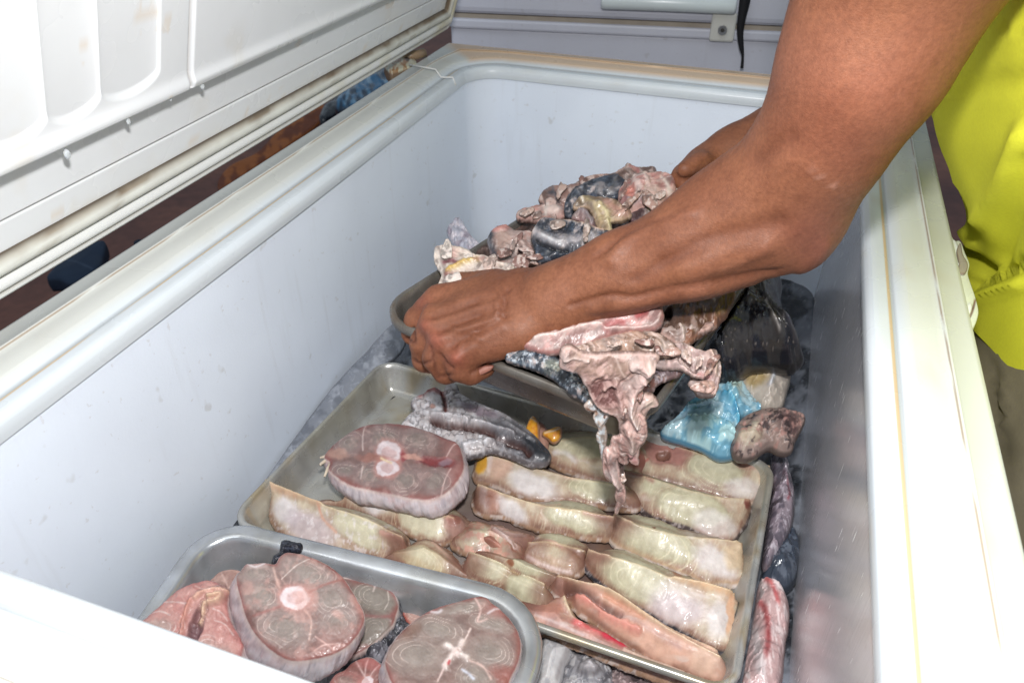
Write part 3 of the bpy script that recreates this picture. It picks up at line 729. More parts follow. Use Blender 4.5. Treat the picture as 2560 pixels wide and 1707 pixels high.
piece('lit_floor_patch', 'orange-brown sheet coloured as a lit patch of floor, seen through the gap', 'light patch', q('V', 500, 420, 530, 380, 590, 350, 640, 300, 700, 250, 745, 240, 730, 280, 650, 340, 560, 400, 520, 440), plane_z(600, 340, ZF + .05), (168, 98, 50), [('n', (110, 56, 36), 30, .45, .6, .8)], .04, .01, mat=M['matte'], rag=0)  # added sheet, its orange-brown painted as light falling on the floor
# ================================================================ TRAYS
def round_poly(c, r, n=8, seg=.03):
    c = np.asarray(c, float); out = []; m_ = len(c)
    for i in range(m_):
        a, b_, d = c[(i - 1) % m_], c[i], c[(i + 1) % m_]
        rr = r[i] if hasattr(r, '__len__') else r
        ua, ud = (a - b_) / np.linalg.norm(a - b_), (d - b_) / np.linalg.norm(d - b_)
        ang = math.acos(np.clip(ua @ ud, -1, 1)); L = rr / math.tan(ang / 2)
        p0 = b_ + ua * L; p1 = b_ + ud * L; cen = b_ + (ua + ud) / np.linalg.norm(ua + ud) * (rr / math.sin(ang / 2))
        a0 = math.atan2(*(p0 - cen)[::-1]); a1 = math.atan2(*(p1 - cen)[::-1]); da = (a1 - a0 + math.pi) % (2 * math.pi) - math.pi
        for k in range(n + 1): t = a0 + da * k / n; out.append(cen + rr * np.array([math.cos(t), math.sin(t)]))
    res = []
    for i in range(len(out)):
        p0, p1 = out[i], out[(i + 1) % len(out)]; L = np.linalg.norm(p1 - p0); k = max(1, int(L / seg))
        for t in range(k): res.append(p0 + (p1 - p0) * t / k)
    return np.array(res)
def offset_in(P, d):
    n = len(P); a = np.roll(P, 1, 0); b_ = np.roll(P, -1, 0); t = b_ - a; t /= np.linalg.norm(t, axis=1)[:, None]
    area = np.sum(P[:, 0] * b_[:, 1] - b_[:, 0] * P[:, 1])
    nn = np.stack([-t[:, 1], t[:, 0]], 1) * (1 if area > 0 else -1)
    return P + nn * d
def tray(name, label, corners, rad, prof, z0, axis_n, colf, floor_ops=()):
    """corners: xy on plane z0 of the rim (plane normal axis_n); prof: list of (inset, dz) from the outer lip to the floor"""
    out = round_poly(corners, rad); c0 = out.mean(0)
    nrm = unit(axis_n); p0 = np.array([c0[0], c0[1], z0])
    def lift(xy, dz):
        z = z0 - ((xy[:, 0] - c0[0]) * nrm[0] + (xy[:, 1] - c0[1]) * nrm[1]) / nrm[2]
        return np.concatenate([xy, z[:, None]], 1) + nrm * dz
    # keep insets stable: shrink with a smooth rounded outline (build each ring from its own radius)
    V = []; n = len(out)
    base_in = {}
    for o, dz in prof:
        ring = offset_in(out, o) if o < min(np.atleast_1d(rad)) * .9 else None
        if ring is None:
            ring = offset_in(out, min(np.atleast_1d(rad)) * .9); ex = o - min(np.atleast_1d(rad)) * .9
            ring = c0 + (ring - c0) * (1 - ex / np.linalg.norm(ring - c0, axis=1).mean())
        V.append(lift(ring, dz))
    V = np.concatenate(V); k = len(prof)
    F = [(a * n + i, a * n + (i + 1) % n, (a + 1) * n + (i + 1) % n, (a + 1) * n + i) for a in range(k - 1) for i in range(n)]
    row = np.arange(len(V)) // n
    C = colf(V, row)
    ar = np.sum(out[:, 0] * np.roll(out[:, 1], -1) - np.roll(out[:, 0], -1) * out[:, 1])
    if ar < 0: F = [f[::-1] for f in F]
    root = empty(name, V.mean(0) + [0, 0, prof[-1][1]], label, 'tray')
    mesh('rim_and_walls', V, F, M['steel'], root, C)
    # floor as a fine grid so that stains can lie on it
    ring = V[-n:]; P, FF, din, BE, bv, nu_ = polygrid(ring[:, :2], .02)
    fl_ = P; zz = ring[:, 2].mean() - ((P[:, 0] - ring[:, 0].mean()) * nrm[0] + (P[:, 1] - ring[:, 1].mean()) * nrm[1]) / nrm[2]
    zz[bv] = zz[bv]
    V2 = np.concatenate([P, zz[:, None]], 1)
    C2 = colf(V2, np.full(len(V2), 99))
    pv = proj(V2)[:, :2]
    rgb, _ = paint(pv, np.full(len(pv), 50.), np.concatenate([C2[:, :3] * 0 + 0, C2[:, 3:]], 1), np.zeros(len(pv)), [])
    cc = C2.copy()
    for o in floor_ops:
        tmp, _ = paint(pv, np.full(len(pv), 50.), np.zeros((len(pv), 4)) + np.array([0, 0, 0, 0]), np.zeros(len(pv)), [o[:-1] + (1.0,) if False else o])
        wgt = tmp[:, :3].max(1) / max(o[3] if o[0] in ('l', 'o') else o[1])
        rc = lin(o[3] if o[0] in ('l', 'o') else o[1])
        cc[:, :3] = cc[:, :3] * (1 - wgt[:, None]) + rc * wgt[:, None]; cc[:, 3] *= 1 - wgt
    mesh('tray_floor', V2, FF, M['steel'], root, cc)
    return root, lift
def steelcol(base, stain, metal, stain2=None):
    def f(V, row):
        C = np.tile(np.array(base, float), (len(V), 1))
        C = mixc(C, stain, sm(.45, .7, fbm(V * 7, 21)) * .6)
        C = mixc(C, [c * .75 for c in base], sm(.5, .75, fbm(V * 30, 22)) * .5)
        if stain2 is not None: C = mixc(C, stain2, sm(.5, .62, fbm(V * 22, 23)) * sm(.42, .62, fbm(V * 3, 24)) * .5)
        return np.concatenate([lin(C), np.full((len(V), 1), metal)], 1)
    return f
# big shallow sheet pan under the cut fillets
ZB = -1.6
cb = [on_z(u, v, ZB)[:2] for u, v in ((516, 1196), (879, 823), (1784, 1062), (1694, 1600))]
big, _l = tray('large_sheet_tray', 'wide shallow grey metal tray filled with rows of pale yellow cut fish', cb, .07,
     [(.006, -.02), (0, -.012), (0, -.004), (.004, .002), (.011, .003), (.017, 0), (.022, -.012), (.045, -.075), (.056, -.086), (.075, -.09)], ZB, (0, 0, 1),
     steelcol((178, 178, 174), (156, 152, 134), .45, (160, 136, 96)),
     [('o', (*q('V', 1738, 1250)[0], 34, 120, 5), .5, (120, 52, 38), .75), ('o', (1400, 1290, 420, 210, 18), .35, (86, 50, 42), .8)])
# deep near tray with a broad flat rim
ZN = -1.5
cn = [np.array(c_) for c_ in ((-1.175, 1.0), (-1.105, .47), (-.25, .47), (-.25, 1.055))]
near, _l = tray('deep_round_cornered_tray', 'deep grey metal tray with thick rounded rim holding big round fish steaks', cn, [.13, .1, .1, .17],
     [(.004, -.035), (0, -.028), (0, -.008), (.006, .001), (.014, .004), (.034, .004), (.044, .0), (.05, -.012), (.062, -.07), (.08, -.13), (.095, -.145), (.11, -.148)], ZN, (0, 0, 1),
     steelcol((186, 190, 194), (158, 158, 152), .65))
# tray held in the hands
ZH = -1.18
A_ = on_z(845, 717, ZH)[:2]; B_ = on_z(1482, 970, ZH)[:2]; dr_ = unit(on_z(1691, 683, ZH)[:2] - B_); dl_ = unit(on_z(1198, 494, ZH)[:2] - A_)
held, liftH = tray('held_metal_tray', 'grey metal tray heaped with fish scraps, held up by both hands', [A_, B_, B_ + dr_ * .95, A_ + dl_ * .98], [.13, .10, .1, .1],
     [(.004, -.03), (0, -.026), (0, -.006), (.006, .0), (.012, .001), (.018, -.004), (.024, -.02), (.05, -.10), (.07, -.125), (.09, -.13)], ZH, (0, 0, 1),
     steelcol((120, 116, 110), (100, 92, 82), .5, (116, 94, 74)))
# outer walls of the held tray (its underside, seen under the rim)
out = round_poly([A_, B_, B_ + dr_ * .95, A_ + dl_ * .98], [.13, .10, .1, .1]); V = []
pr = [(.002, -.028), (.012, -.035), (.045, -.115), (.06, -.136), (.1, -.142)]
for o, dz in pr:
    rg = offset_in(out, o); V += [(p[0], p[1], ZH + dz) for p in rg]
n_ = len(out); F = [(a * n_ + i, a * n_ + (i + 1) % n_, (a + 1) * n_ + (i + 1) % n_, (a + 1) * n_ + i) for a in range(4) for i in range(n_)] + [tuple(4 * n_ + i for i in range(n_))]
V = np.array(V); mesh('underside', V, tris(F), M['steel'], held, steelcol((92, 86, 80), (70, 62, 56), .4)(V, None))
# ================================================================ FISH
PINK = (196, 150, 144); GREY = (166, 146, 140); DKP = (128, 88, 84); CREAM = (222, 200, 188); WHT = (232, 226, 226)
OLV = (200, 196, 166); OLV2 = (216, 210, 182); TAN = (206, 172, 148); BRN = (120, 70, 62); LIL = (204, 188, 192)
SILV = (222, 212, 216); BLK = (52, 56, 64)
def Z3(zm, *a): return q(zm, *a)
def O(zm, x, y, rx, ry, rot=0):
    s = ZM[zm][2]; c_ = q(zm, x, y)[0]; k = .91875 / s if zm != 'V' else 1
    return (c_[0], c_[1], rx * k, ry * k, rot)
def Lw(zm, w): return w * (.91875 / ZM[zm][2]) if zm != 'V' else w
def steak(name, label, zm, outline, surf, lobes, bones, extra=(), base=GREY, rim=(134, 82, 78), thick=.08, ext=None, side=SILV, group='fish steaks', side_ops=None, H=.008, lit=(216, 196, 188)):
    base = tuple(c * .93 for c in base)
    mid_ = tuple(.5 * a + .5 * b_ for a, b_ in zip(base, (128, 96, 90)))
    ops = [('n', tuple(c * .88 for c in mid_), 26, .4, .7, .7), ('e', rim, 8, .95), ('e', (158, 104, 98), 18, .4)]
    for (x, y, rx, ry, rot, nr) in lobes:
        e_ = O(zm, x, y, rx, ry, rot)
        ops += [('o', (e_[0], e_[1], e_[2] * 1.12, e_[3] * 1.12, rot), .2, tuple(c * .98 for c in base), .9), ('o', (e_[0], e_[1], e_[2] * .6, e_[3] * .6, rot), .5, (146, 138, 130), .6, .0015),
                ('r', e_, nr, .22, (210, 194, 186), .7), ('r', (e_[0] + 3, e_[1] - 2, e_[2] * 1.08, e_[3] * 1.08, rot + 9), nr + 1, .2, (120, 102, 98), .3)]
    for (x, y, cnt, rmin, rmax) in [(b_[0], b_[1], 15, 16, 105) for b_ in bones[:1]]:
        c_ = q(zm, x, y)[0]; ops.append(('s', (c_[0], c_[1]), 17, (206, 176, 168), .38, rmin, 120))
    for b_ in bones:
        x, y, rx, ry = b_[:4]
        ops += [('o', O(zm, x, y, rx * 1.25, ry * 1.25), .25, (206, 150, 142), .7), ('o', O(zm, x, y, rx, ry), .12, (236, 222, 224), .95, .002), ('o', O(zm, x, y, rx * .62, ry * .62), .15, (214, 182, 180), .8, -.002)]
    ops += list(extra) + [('e', (232, 214, 208), 1.6, .9), ('b', .0016, 18), ('b', .0006, 5)]
    so = side_ops or [('n', (226, 212, 214), 9, .42, .6, .9, 80, 3), ('n', (164, 154, 162), 7, .55, .72, .6, 80, 4), ('n', (206, 176, 176), 20, .45, .65, .5)]
    return piece(name, label, 'fish steak', outline, surf, mid_, ops, thick, H, .35, 14, None, 1.7, side, so, .008, 1.3, None, None, group, 7, ext=ext)

# ---- near tray, back to front
piece('fish_slab', 'small greyish slab peeping out behind the pink curved fish piece in the near tray', 'fish slab', q('G1', 770, 580, 800, 530, 880, 470, 1020, 455, 1070, 500, 1080, 640, 970, 720, 880, 680), plane_z(560, 1330, -1.52, (.1, -.3, .9)), (178, 146, 136),
      [('n', (150, 116, 108), 14, .45, .65, .6), ('l', q('G1', 880, 490, 940, 600, 960, 660), 2, (222, 190, 180), .6), ('e', (214, 170, 156), 4, .7), ('b', .003, 8)], .07, .012, side=(176, 150, 146))
steak('fish_steak', 'grey steak with dark wrinkled skin standing behind the biggest steak in the near tray', 'G2', q('G2', 20, 530, 150, 555, 400, 605, 520, 680, 575, 800, 555, 900, 520, 1000, 400, 1120, 220, 1260, 0, 1300, -60, 900), plane_z(960, 1410, -1.56, (.05, -.15, .95)),
      [(330, 750, 190, 110, 20, 4), (320, 1050, 180, 120, -30, 4)], [(-200, 1000, 60, 60)], [('l', q('G2', 30, 545, 320, 600, 330, 680), 2, (216, 200, 194), .8), ('l', q('G2', 0, 910, 260, 920, 480, 930, 520, 900), 4, (150, 96, 94), .7), ('l', q('G2', 470, 680, 480, 780, 440, 860), 1.5, (206, 196, 188), .7)],
      base=(150, 142, 132), side=(70, 72, 80, .2), side_ops=[('n', (190, 190, 196), 8, .5, .65, .7), ('n', (40, 42, 48), 10, .45, .7, .7)], thick=.10)
piece('fish_slab', 'flat pinkish slab with red edge low by the far wall of the deep tray', 'fish slab', q('G2', 610, 860, 700, 812, 950, 800, 1040, 820, 960, 880, 800, 960, 700, 1010, 640, 930), plane_z(1040, 1440, -1.60), (176, 142, 132),
      [('e', (190, 96, 84), 4, .8), ('r', O('G2', 780, 880, 140, 70), 3, .3, (214, 190, 178), .6), ('b', .002, 9)], .04, .006, side=(110, 90, 90))
piece('fish_skin_scrap', 'crumpled dark grey skin lying between the two big steaks', 'fish skin', q('G2', 230, 1260, 380, 1140, 460, 1040, 560, 860, 640, 960, 690, 1010, 560, 1130, 500, 1200, 460, 1320, 330, 1330), plane_z(960, 1480, -1.59), (96, 96, 104, .2),
      [('n', (160, 160, 168), 8, .45, .62, .8), ('n', (44, 46, 52), 11, .45, .65, .8), ('b', .012, 10)], .04, .02, side=(60, 60, 66))
steak('fish_steak', 'small bright pink steak half hidden at the bottom, between the two big steaks', 'G2', q('G2', 150, 1350, 290, 1318, 400, 1380, 440, 1470, 430, 1700, 100, 1750, -150, 1700, -60, 1500, 40, 1440), plane_z(920, 1560, -1.585, (0, -.1, .95)),
      [(60, 1560, 160, 90, 0, 3)], [(270, 1570, 60, 60)], [('l', q('G2', 290, 1320, 260, 1420, 250, 1500), 2, (234, 206, 202), .9), ('l', q('G2', 160, 1360, 210, 1450, 250, 1520), 2.4, (234, 206, 202), .8), ('l', q('G2', 390, 1400, 330, 1470, 300, 1520), 2, (234, 206, 202), .8), ('o', O('G2', 300, 1390, 130, 60), .5, (206, 128, 124), .5)],
      base=(200, 140, 134), rim=(190, 120, 116), thick=.05)
piece('fish_cutlet', 'curved rosy fish cutlet with an open belly cavity, leftmost in the near tray', 'fish cutlet', q('G1', 0, 1090, 150, 930, 300, 800, 450, 665, 600, 600, 760, 565, 900, 615, 975, 680, 950, 780, 960, 900, 1010, 1020, 1090, 1160, 1105, 1230, 1040, 1430, 950, 1560, 700, 1620, 300, 1450, 0, 1300),
      plane_z(500, 1420, -1.49, (.12, -.22, .95)), (204, 156, 148),
      [('n', (190, 132, 126), 22, .45, .65, .6), ('e', (182, 110, 108), 8, .6), ('o', O('G1', 270, 1080, 170, 110, -20), .3, (190, 166, 158), .85), ('r', O('G1', 280, 1080, 250, 190, -20), 5, .35, (230, 212, 206), .8),
       ('o', O('G1', 820, 1290, 200, 110, 20), .3, (192, 160, 152), .8), ('r', O('G1', 830, 1330, 260, 190, 20), 4, .3, (234, 208, 202), .8), ('o', O('G1', 920, 920, 120, 160, 20), .3, (206, 150, 142), .5),
       ('o', O('G1', 640, 1080, 75, 190, 18), .3, (128, 96, 100), .95, -.02), ('o', O('G1', 700, 900, 60, 130, 25), .3, (150, 112, 112), .8, -.015),
       ('l', q('G1', 640, 770, 740, 700, 880, 680, 960, 700), 6, (226, 182, 160), .85, .012), ('l', q('G1', 780, 760, 900, 740, 860, 800, 740, 830, 720, 900, 690, 1000), 7, (232, 196, 168), .95, .02),
       ('l', q('G1', 600, 780, 560, 900, 520, 1050, 500, 1180), 5, (220, 160, 146), .8, .01), ('l', q('G1', 580, 800, 520, 960, 500, 1000), 3, (226, 140, 110), .6),
       ('l', q('G1', 820, 870, 900, 910, 950, 980), 1.6, (234, 210, 204), .9), ('l', q('G1', 830, 980, 930, 1020, 1010, 1120), 1.6, (234, 210, 204), .9), ('l', q('G1', 120, 940, 280, 890, 400, 930), 1.8, (232, 214, 208), .8), ('l', q('G1', 300, 790, 430, 800, 560, 820), 1.8, (232, 214, 208), .7),
       ('l', q('G1', 640, 640, 720, 680, 800, 690), 1.6, (232, 206, 198), .7), ('e', (238, 222, 220), 1.6, .9), ('b', .004, 14), ('b', .0015, 5)], .09, .02, .4, 20, None, 1.7, SILV, [('n', (226, 212, 214), 9, .42, .6, .9)], ext=(-.1, 0, 1), group=None)
s1 = steak('fish_steak', 'biggest round fish steak, with white ringed bone, propped up in the deep tray', 'G1', q('G1', 1022, 530, 1060, 470, 1120, 405, 1200, 400, 1290, 390, 1400, 400, 1450, 330, 1530, 288, 1700, 318, 1900, 400, 2040, 500, 2120, 600, 2220, 770, 2282, 900, 2270, 1000, 2200, 1120, 2090, 1230, 1950, 1300, 1750, 1345, 1560, 1355, 1400, 1280, 1280, 1180, 1170, 1040, 1100, 880, 1060, 730, 1030, 620),
      plane_z(670, 1390, -1.43, (.18, -.22, .95)),
      [(1230, 510, 180, 90, -6, 4), (1290, 720, 190, 130, 20, 4), (1720, 500, 270, 130, 25, 4), (1960, 760, 210, 150, 20, 4), (1500, 1040, 260, 160, 10, 4), (2010, 1000, 190, 140, -35, 4)], [(1600, 740, 148, 108)],
      [('l', q('G1', 1450, 640, 1420, 560, 1390, 450), 3.0, (214, 180, 168), .8), ('l', q('G1', 1740, 690, 1900, 610, 2080, 560), 3.4, (150, 98, 90), .8), ('l', q('G1', 1450, 830, 1300, 880, 1150, 940), 4, (160, 104, 98), .7),
       ('l', q('G1', 1690, 860, 1760, 960, 1740, 1150), 2.4, (214, 180, 168), .8), ('l', q('G1', 1800, 1120, 1900, 1190, 1980, 1250), 2, (226, 196, 188), .8), ('l', q('G1', 1790, 1260, 1900, 1200, 2080, 1200), 2, (226, 196, 188), .8),
       ('n', (206, 160, 150), 30, .5, .7, .5), ('o', O('G1', 1950, 1150, 200, 120, -30), .5, (190, 128, 120), .3), ('o', O('G1', 1150, 950, 60, 100, -30), .4, (96, 70, 66), .6), ('o', O('G1', 1220, 420, 110, 40, 0), .4, (226, 210, 208), .4),
       ('l', q('G1', 1130, 400, 1210, 440, 1300, 400), 2.5, (236, 226, 226), .8), ('l', q('G1', 1470, 560, 1600, 440, 1740, 360), 1.4, (224, 208, 200), .8)], ext=(.34, .05, .94), thick=.105)
piece('fish_skin_scrap', 'little curled black strip of skin hanging on the rim above the biggest steak', 'fish skin', q('G1', 1480, 180, 1550, 195, 1635, 205, 1620, 270, 1530, 265, 1480, 330, 1440, 390, 1400, 440, 1378, 380, 1400, 320, 1455, 290, 1460, 230), plane_z(690, 1285, -1.41, (0, -.4, .9)), (40, 42, 52, .1), [('n', (90, 98, 116), 5, .55, .7, .6), ('b', .006, 6)], .02, .012, side=(36, 38, 46), step=1.3)
steak('fish_steak', 'round fish steak with a jagged white bone, rightmost in the near tray', 'G2', q('G2', 445, 1330, 500, 1200, 620, 1050, 750, 940, 900, 850, 1100, 785, 1380, 718, 1500, 790, 1620, 890, 1700, 990, 1762, 1110, 1775, 1250, 1735, 1400, 1660, 1560, 1600, 1720, 1300, 1850, 900, 1850, 600, 1740, 500, 1560, 450, 1430),
      plane_z(1070, 1500, -1.47, (.03, -.10, .97)),
      [(960, 1060, 260, 130, 10, 4), (760, 1300, 300, 190, 5, 4), (1460, 1290, 220, 170, 10, 5), (1480, 1010, 210, 80, 12, 3), (1320, 1520, 190, 150, 20, 3), (1200, 850, 240, 60, -12, 2)], [],
      [('l', q('G2', 1050, 1210, 1150, 1270, 1240, 1330), 8, (238, 226, 220), .95, .004), ('l', q('G2', 1200, 1170, 1150, 1270, 1090, 1330, 1030, 1410), 7.5, (236, 222, 216), .95, .003), ('l', q('G2', 1280, 1050, 1230, 1150, 1200, 1200), 2.4, (226, 206, 198), .9), ('o', O('G2', 1140, 1290, 40, 26), .3, (216, 196, 190), .9, -.002),
       ('l', q('G2', 1075, 1370, 1065, 1395), 3, (190, 60, 66), .8), ('l', q('G2', 1030, 1400, 1000, 1480, 960, 1560), 2.6, (230, 206, 200), .8), ('o', O('G2', 1480, 850, 120, 90, 40), .5, (190, 136, 126), .35),
       ('l', q('G2', 1320, 740, 1380, 860, 1350, 980, 1440, 960), 2.6, (222, 190, 182), .8), ('l', q('G2', 1450, 900, 1520, 860, 1590, 840), 3, (232, 224, 228), .7), ('l', q('G2', 900, 880, 960, 890, 990, 870), 4, (232, 226, 230), .8),
       ('o', O('G2', 1580, 1500, 120, 80, 30), .5, (150, 92, 84), .7), ('o', O('G2', 700, 1080, 110, 60, -40), .5, (120, 92, 80), .6), ('l', q('G2', 1200, 1450, 1260, 1490, 1310, 1540), 3.5, (214, 218, 232), .9), ('l', q('G2', 1270, 1360, 1400, 1420, 1480, 1540), 2.6, (216, 184, 174), .8)], base=(162, 144, 136), ext=(.2, 0, .97), thick=.09)

# ---- big tray: everything authored close-up by close-up
ZF_ = ZB - .075
def fillet(label, zm, outline, ops, ridge=None, z=ZF_ + .020, n=(0, -.06, 1), thick=.028, H=.030, base=(206, 190, 166), side=(170, 136, 112), side_ops=(('n', (226, 214, 210), 10, .45, .65, .7),), name='fish_fillet', cat='fish fillet', group='pale yellow fish fillets in rows on the wide tray', step=1.8, ext=None, pw=.85, rag=1.3, **kw):
    bops = [('n', (180, 144, 120), 24, .46, .68, .5), ('n', (226, 212, 204), 13, .56, .74, .6, 15, 3), ('e', (110, 72, 60), 7, .65), ('e', (160, 120, 98), 14, .3)]
    u0 = q(zm, *outline); c_ = u0.mean(0)
    rd = q(zm, *ridge) if ridge is not None else None
    dd_ = u0 - c_; w_, v_ = np.linalg.eigh(dd_.T @ dd_); ax_ = v_[:, 1]; tt_ = dd_ @ ax_; ends = []
    for t_ in (tt_.min(), tt_.max()):
        e_ = c_ + ax_ * t_ * .93
        if 880 < e_[0] < 1500 and 1090 < e_[1]: ends += [('o', (e_[0], e_[1] + 4, 46, 26, math.degrees(math.atan2(ax_[1], ax_[0])) % 180), .6, (112, 70, 58), .6)]
    rl = [('l', rd, 2.6, (226, 206, 168), .55)] if rd is not None else []  # pale line painted along the ridge as its highlight
    return piece(name, label, cat, u0, plane_z(c_[0], c_[1], z, n), base, bops + list(ops) + ends + rl + [('b', .002, 34), ('b', .0005, 8)], thick, H * .85, pw, None, rd, step, side, list(side_ops), .008, rag, None, None, group, 5, ext=ext, ragamp2=1.2)
def lens(zm, x, y, rx, ry, rot, c1=OLV, h=.008, s=.9):
    e_ = O(zm, x, y, rx, ry, rot)
    return [('o', (e_[0], e_[1], e_[2] * 1.12, e_[3] * 1.3, rot), .22, (140, 96, 76), .5), ('o', (e_[0], e_[1], e_[2] * 1.05, e_[3] * 1.15, rot), .2, c1, s, h * .5), ('o', (e_[0], e_[1] - e_[3] * .2, e_[2] * .65, e_[3] * .5, rot), .5, OLV2, .6),
            ('n', (228, 222, 196), 3.4, .58, .7, .25, rot + 100, 4), ('r', (e_[0] - e_[2] * .1, e_[1] + e_[3] * .3, e_[2] * 1.1, e_[3] * 1.5, rot), 5, .25, (232, 224, 192), .7)]
WP = lambda zm, x, y, rx, ry, rot=0, s=.85: ('o', O(zm, x, y, rx, ry, rot), .35, WHT, s)
# back row
fillet('far right fillet with two round holes in its red-brown belly, against the far rim', 'D', (430, 395, 620, 405, 780, 455, 950, 505, 1100, 555, 1188, 600, 1165, 680, 1080, 735, 950, 705, 800, 665, 650, 625, 520, 595, 440, 520),
       lens('D', 930, 540, 150, 42, 14) + lens('D', 930, 615, 130, 48, 12) + [('o', O('D', 700, 530, 110, 60, 15), .3, (176, 120, 112), .85, -.008), ('o', O('D', 690, 545, 34, 22), .2, (134, 92, 78), .95, -.014), ('o', O('D', 740, 500, 30, 18), .2, (140, 98, 84), .9, -.012),
       ('l', q('D', 620, 480, 700, 480, 780, 500, 820, 540), 2.4, (222, 168, 160), .9, .006), ('l', q('D', 560, 590, 620, 560), 3, (196, 70, 66), .6), ('o', O('D', 1060, 590, 60, 30, 15), .5, (150, 90, 84), .7), WP('D', 1060, 690, 90, 34, 5, .6), ('o', O('D', 550, 430, 90, 30), .4, (176, 150, 132), .7)], ridge=(620, 440, 850, 560, 1000, 590, 1170, 612), H=.05)
fillet('white-streaked olive fillet behind the hanging tatter, just right of the orange scraps', 'E4', (470, 1010, 490, 900, 600, 850, 760, 830, 900, 832, 1100, 860, 1250, 900, 1330, 1000, 1300, 1120, 1150, 1180, 980, 1210, 850, 1190, 700, 1140, 560, 1080),
       lens('E4', 800, 960, 300, 90, 5) + [('l', q('E4', 560, 1020, 650, 1030, 720, 1080), 5, WHT, .7), ('l', q('E4', 680, 900, 860, 900, 1000, 920), 3, (226, 204, 190), .7), ('o', O('E4', 1180, 1080, 120, 60, 15), .4, (150, 86, 76), .8)], ridge=(560, 960, 860, 930, 1200, 1010))
fillet('second far fillet on the right, ending in a dark tip below the holed one', 'D', (470, 590, 600, 608, 800, 672, 950, 715, 1075, 748, 1092, 775, 1010, 905, 900, 885, 800, 838, 650, 792, 560, 725, 480, 665),
       lens('D', 760, 720, 190, 42, 12) + lens('D', 830, 790, 170, 50, 14) + [WP('D', 930, 850, 110, 40, 15, .6), ('l', q('D', 480, 600, 560, 630, 640, 680), 5, (140, 84, 78), .7), ('o', O('D', 1075, 765, 16, 18), .3, (110, 50, 44), .8)], ridge=(600, 660, 800, 730, 960, 760, 1080, 762), H=.05, side=(86, 74, 72))
fillet('long fillet with orange left edge and white patch, touching the dark skin tip', 'E4', (-30, 1190, -30, 1080, 20, 985, 80, 985, 180, 1040, 350, 1080, 520, 1130, 700, 1195, 900, 1215, 1080, 1250, 1200, 1300, 1200, 1400, 1050, 1405, 850, 1375, 650, 1352, 400, 1335, 220, 1275, 60, 1212),
       lens('E4', 900, 1290, 240, 70, 8) + [WP('E4', 400, 1255, 200, 70, 18), ('o', O('E4', 20, 1080, 50, 90, 5), .2, (232, 172, 60), .95), ('o', O('E4', 78, 1090, 24, 70, 5), .3, WHT, .8), ('o', O('E4', 150, 1130, 90, 70), .4, (214, 176, 156), .8), ('l', q('E4', 560, 1160, 690, 1225, 900, 1225, 1050, 1260), 4, (212, 160, 144), .8), ('o', O('E4', 560, 1155, 24, 14), .3, (110, 74, 40), .8)], ridge=(60, 1050, 400, 1150, 700, 1230, 1100, 1300))
for nm, ol, lb in (('a', (330, 900, 385, 735, 425, 765, 425, 915, 370, 925), 'tall orange-skinned scrap with a pointed tip standing beside the dark skin piece'), ('b', (480, 850, 530, 822, 595, 806, 594, 880, 552, 912, 520, 890), 'small orange-skinned scrap with a pale top, just right of the taller orange one')):
    piece('fish_skin_scrap', lb, 'fish scrap', q('E4', *ol), plane_z(*q('E4', *ol).mean(0), -1.58, (0, -.5, .8)), (232, 166, 48), [('n', (214, 130, 30), 8, .5, .7, .7), ('l', q('E4', *(ol[2:6] if nm == 'a' else (490, 850, 550, 836, 594, 818))), 3, (226, 200, 176), .9)], .03, .006, side=(196, 150, 120), step=1.3, rag=.5, group='orange-skinned scraps')
piece('fish_skin_scrap', 'pinkish brown sliver standing between the two orange scraps', 'fish scrap', q('E4', 420, 770, 470, 780, 500, 850, 510, 900, 470, 990, 430, 930, 418, 860), plane_z(1390 - 6, 1000, -1.59, (0, -.4, .9)), (188, 146, 128), [('n', (150, 106, 92), 7, .5, .7, .7)], .03, .006, step=1.4)
# middle rows
fillet('pale block-ended fillet with white and pink patches, centre of the tray', 'E8', (-215, -70, -190, -95, -100, -75, 50, -20, 200, 20, 430, 10, 600, 8, 800, 55, 900, 125, 965, 170, 1000, 230, 950, 300, 800, 300, 600, 275, 400, 245, 200, 185, 60, 125, -60, 112, -150, 100, -210, 50),
       lens('E8', 640, 90, 240, 72, 8) + lens('E8', 640, 205, 280, 56, 14) + [('o', O('E8', -130, 0, 40, 80, -5), .25, WHT, .9), ('o', O('E8', -60, 40, 60, 70), .3, (216, 158, 136), .8), WP('E8', 90, 100, 150, 50, 30), ('l', q('E8', 250, 60, 380, 100, 500, 90), 3, (232, 200, 170), .8), ('l', q('E8', 700, 180, 850, 210, 950, 210), 5, (224, 184, 170), .9, .006), ('l', q('E8', -200, -80, 0, -20, 300, 90, 600, 160, 900, 200), 3, (226, 196, 160), .6)], ridge=(-180, -70, 200, 70, 430, 130, 700, 170, 950, 215), H=.045)
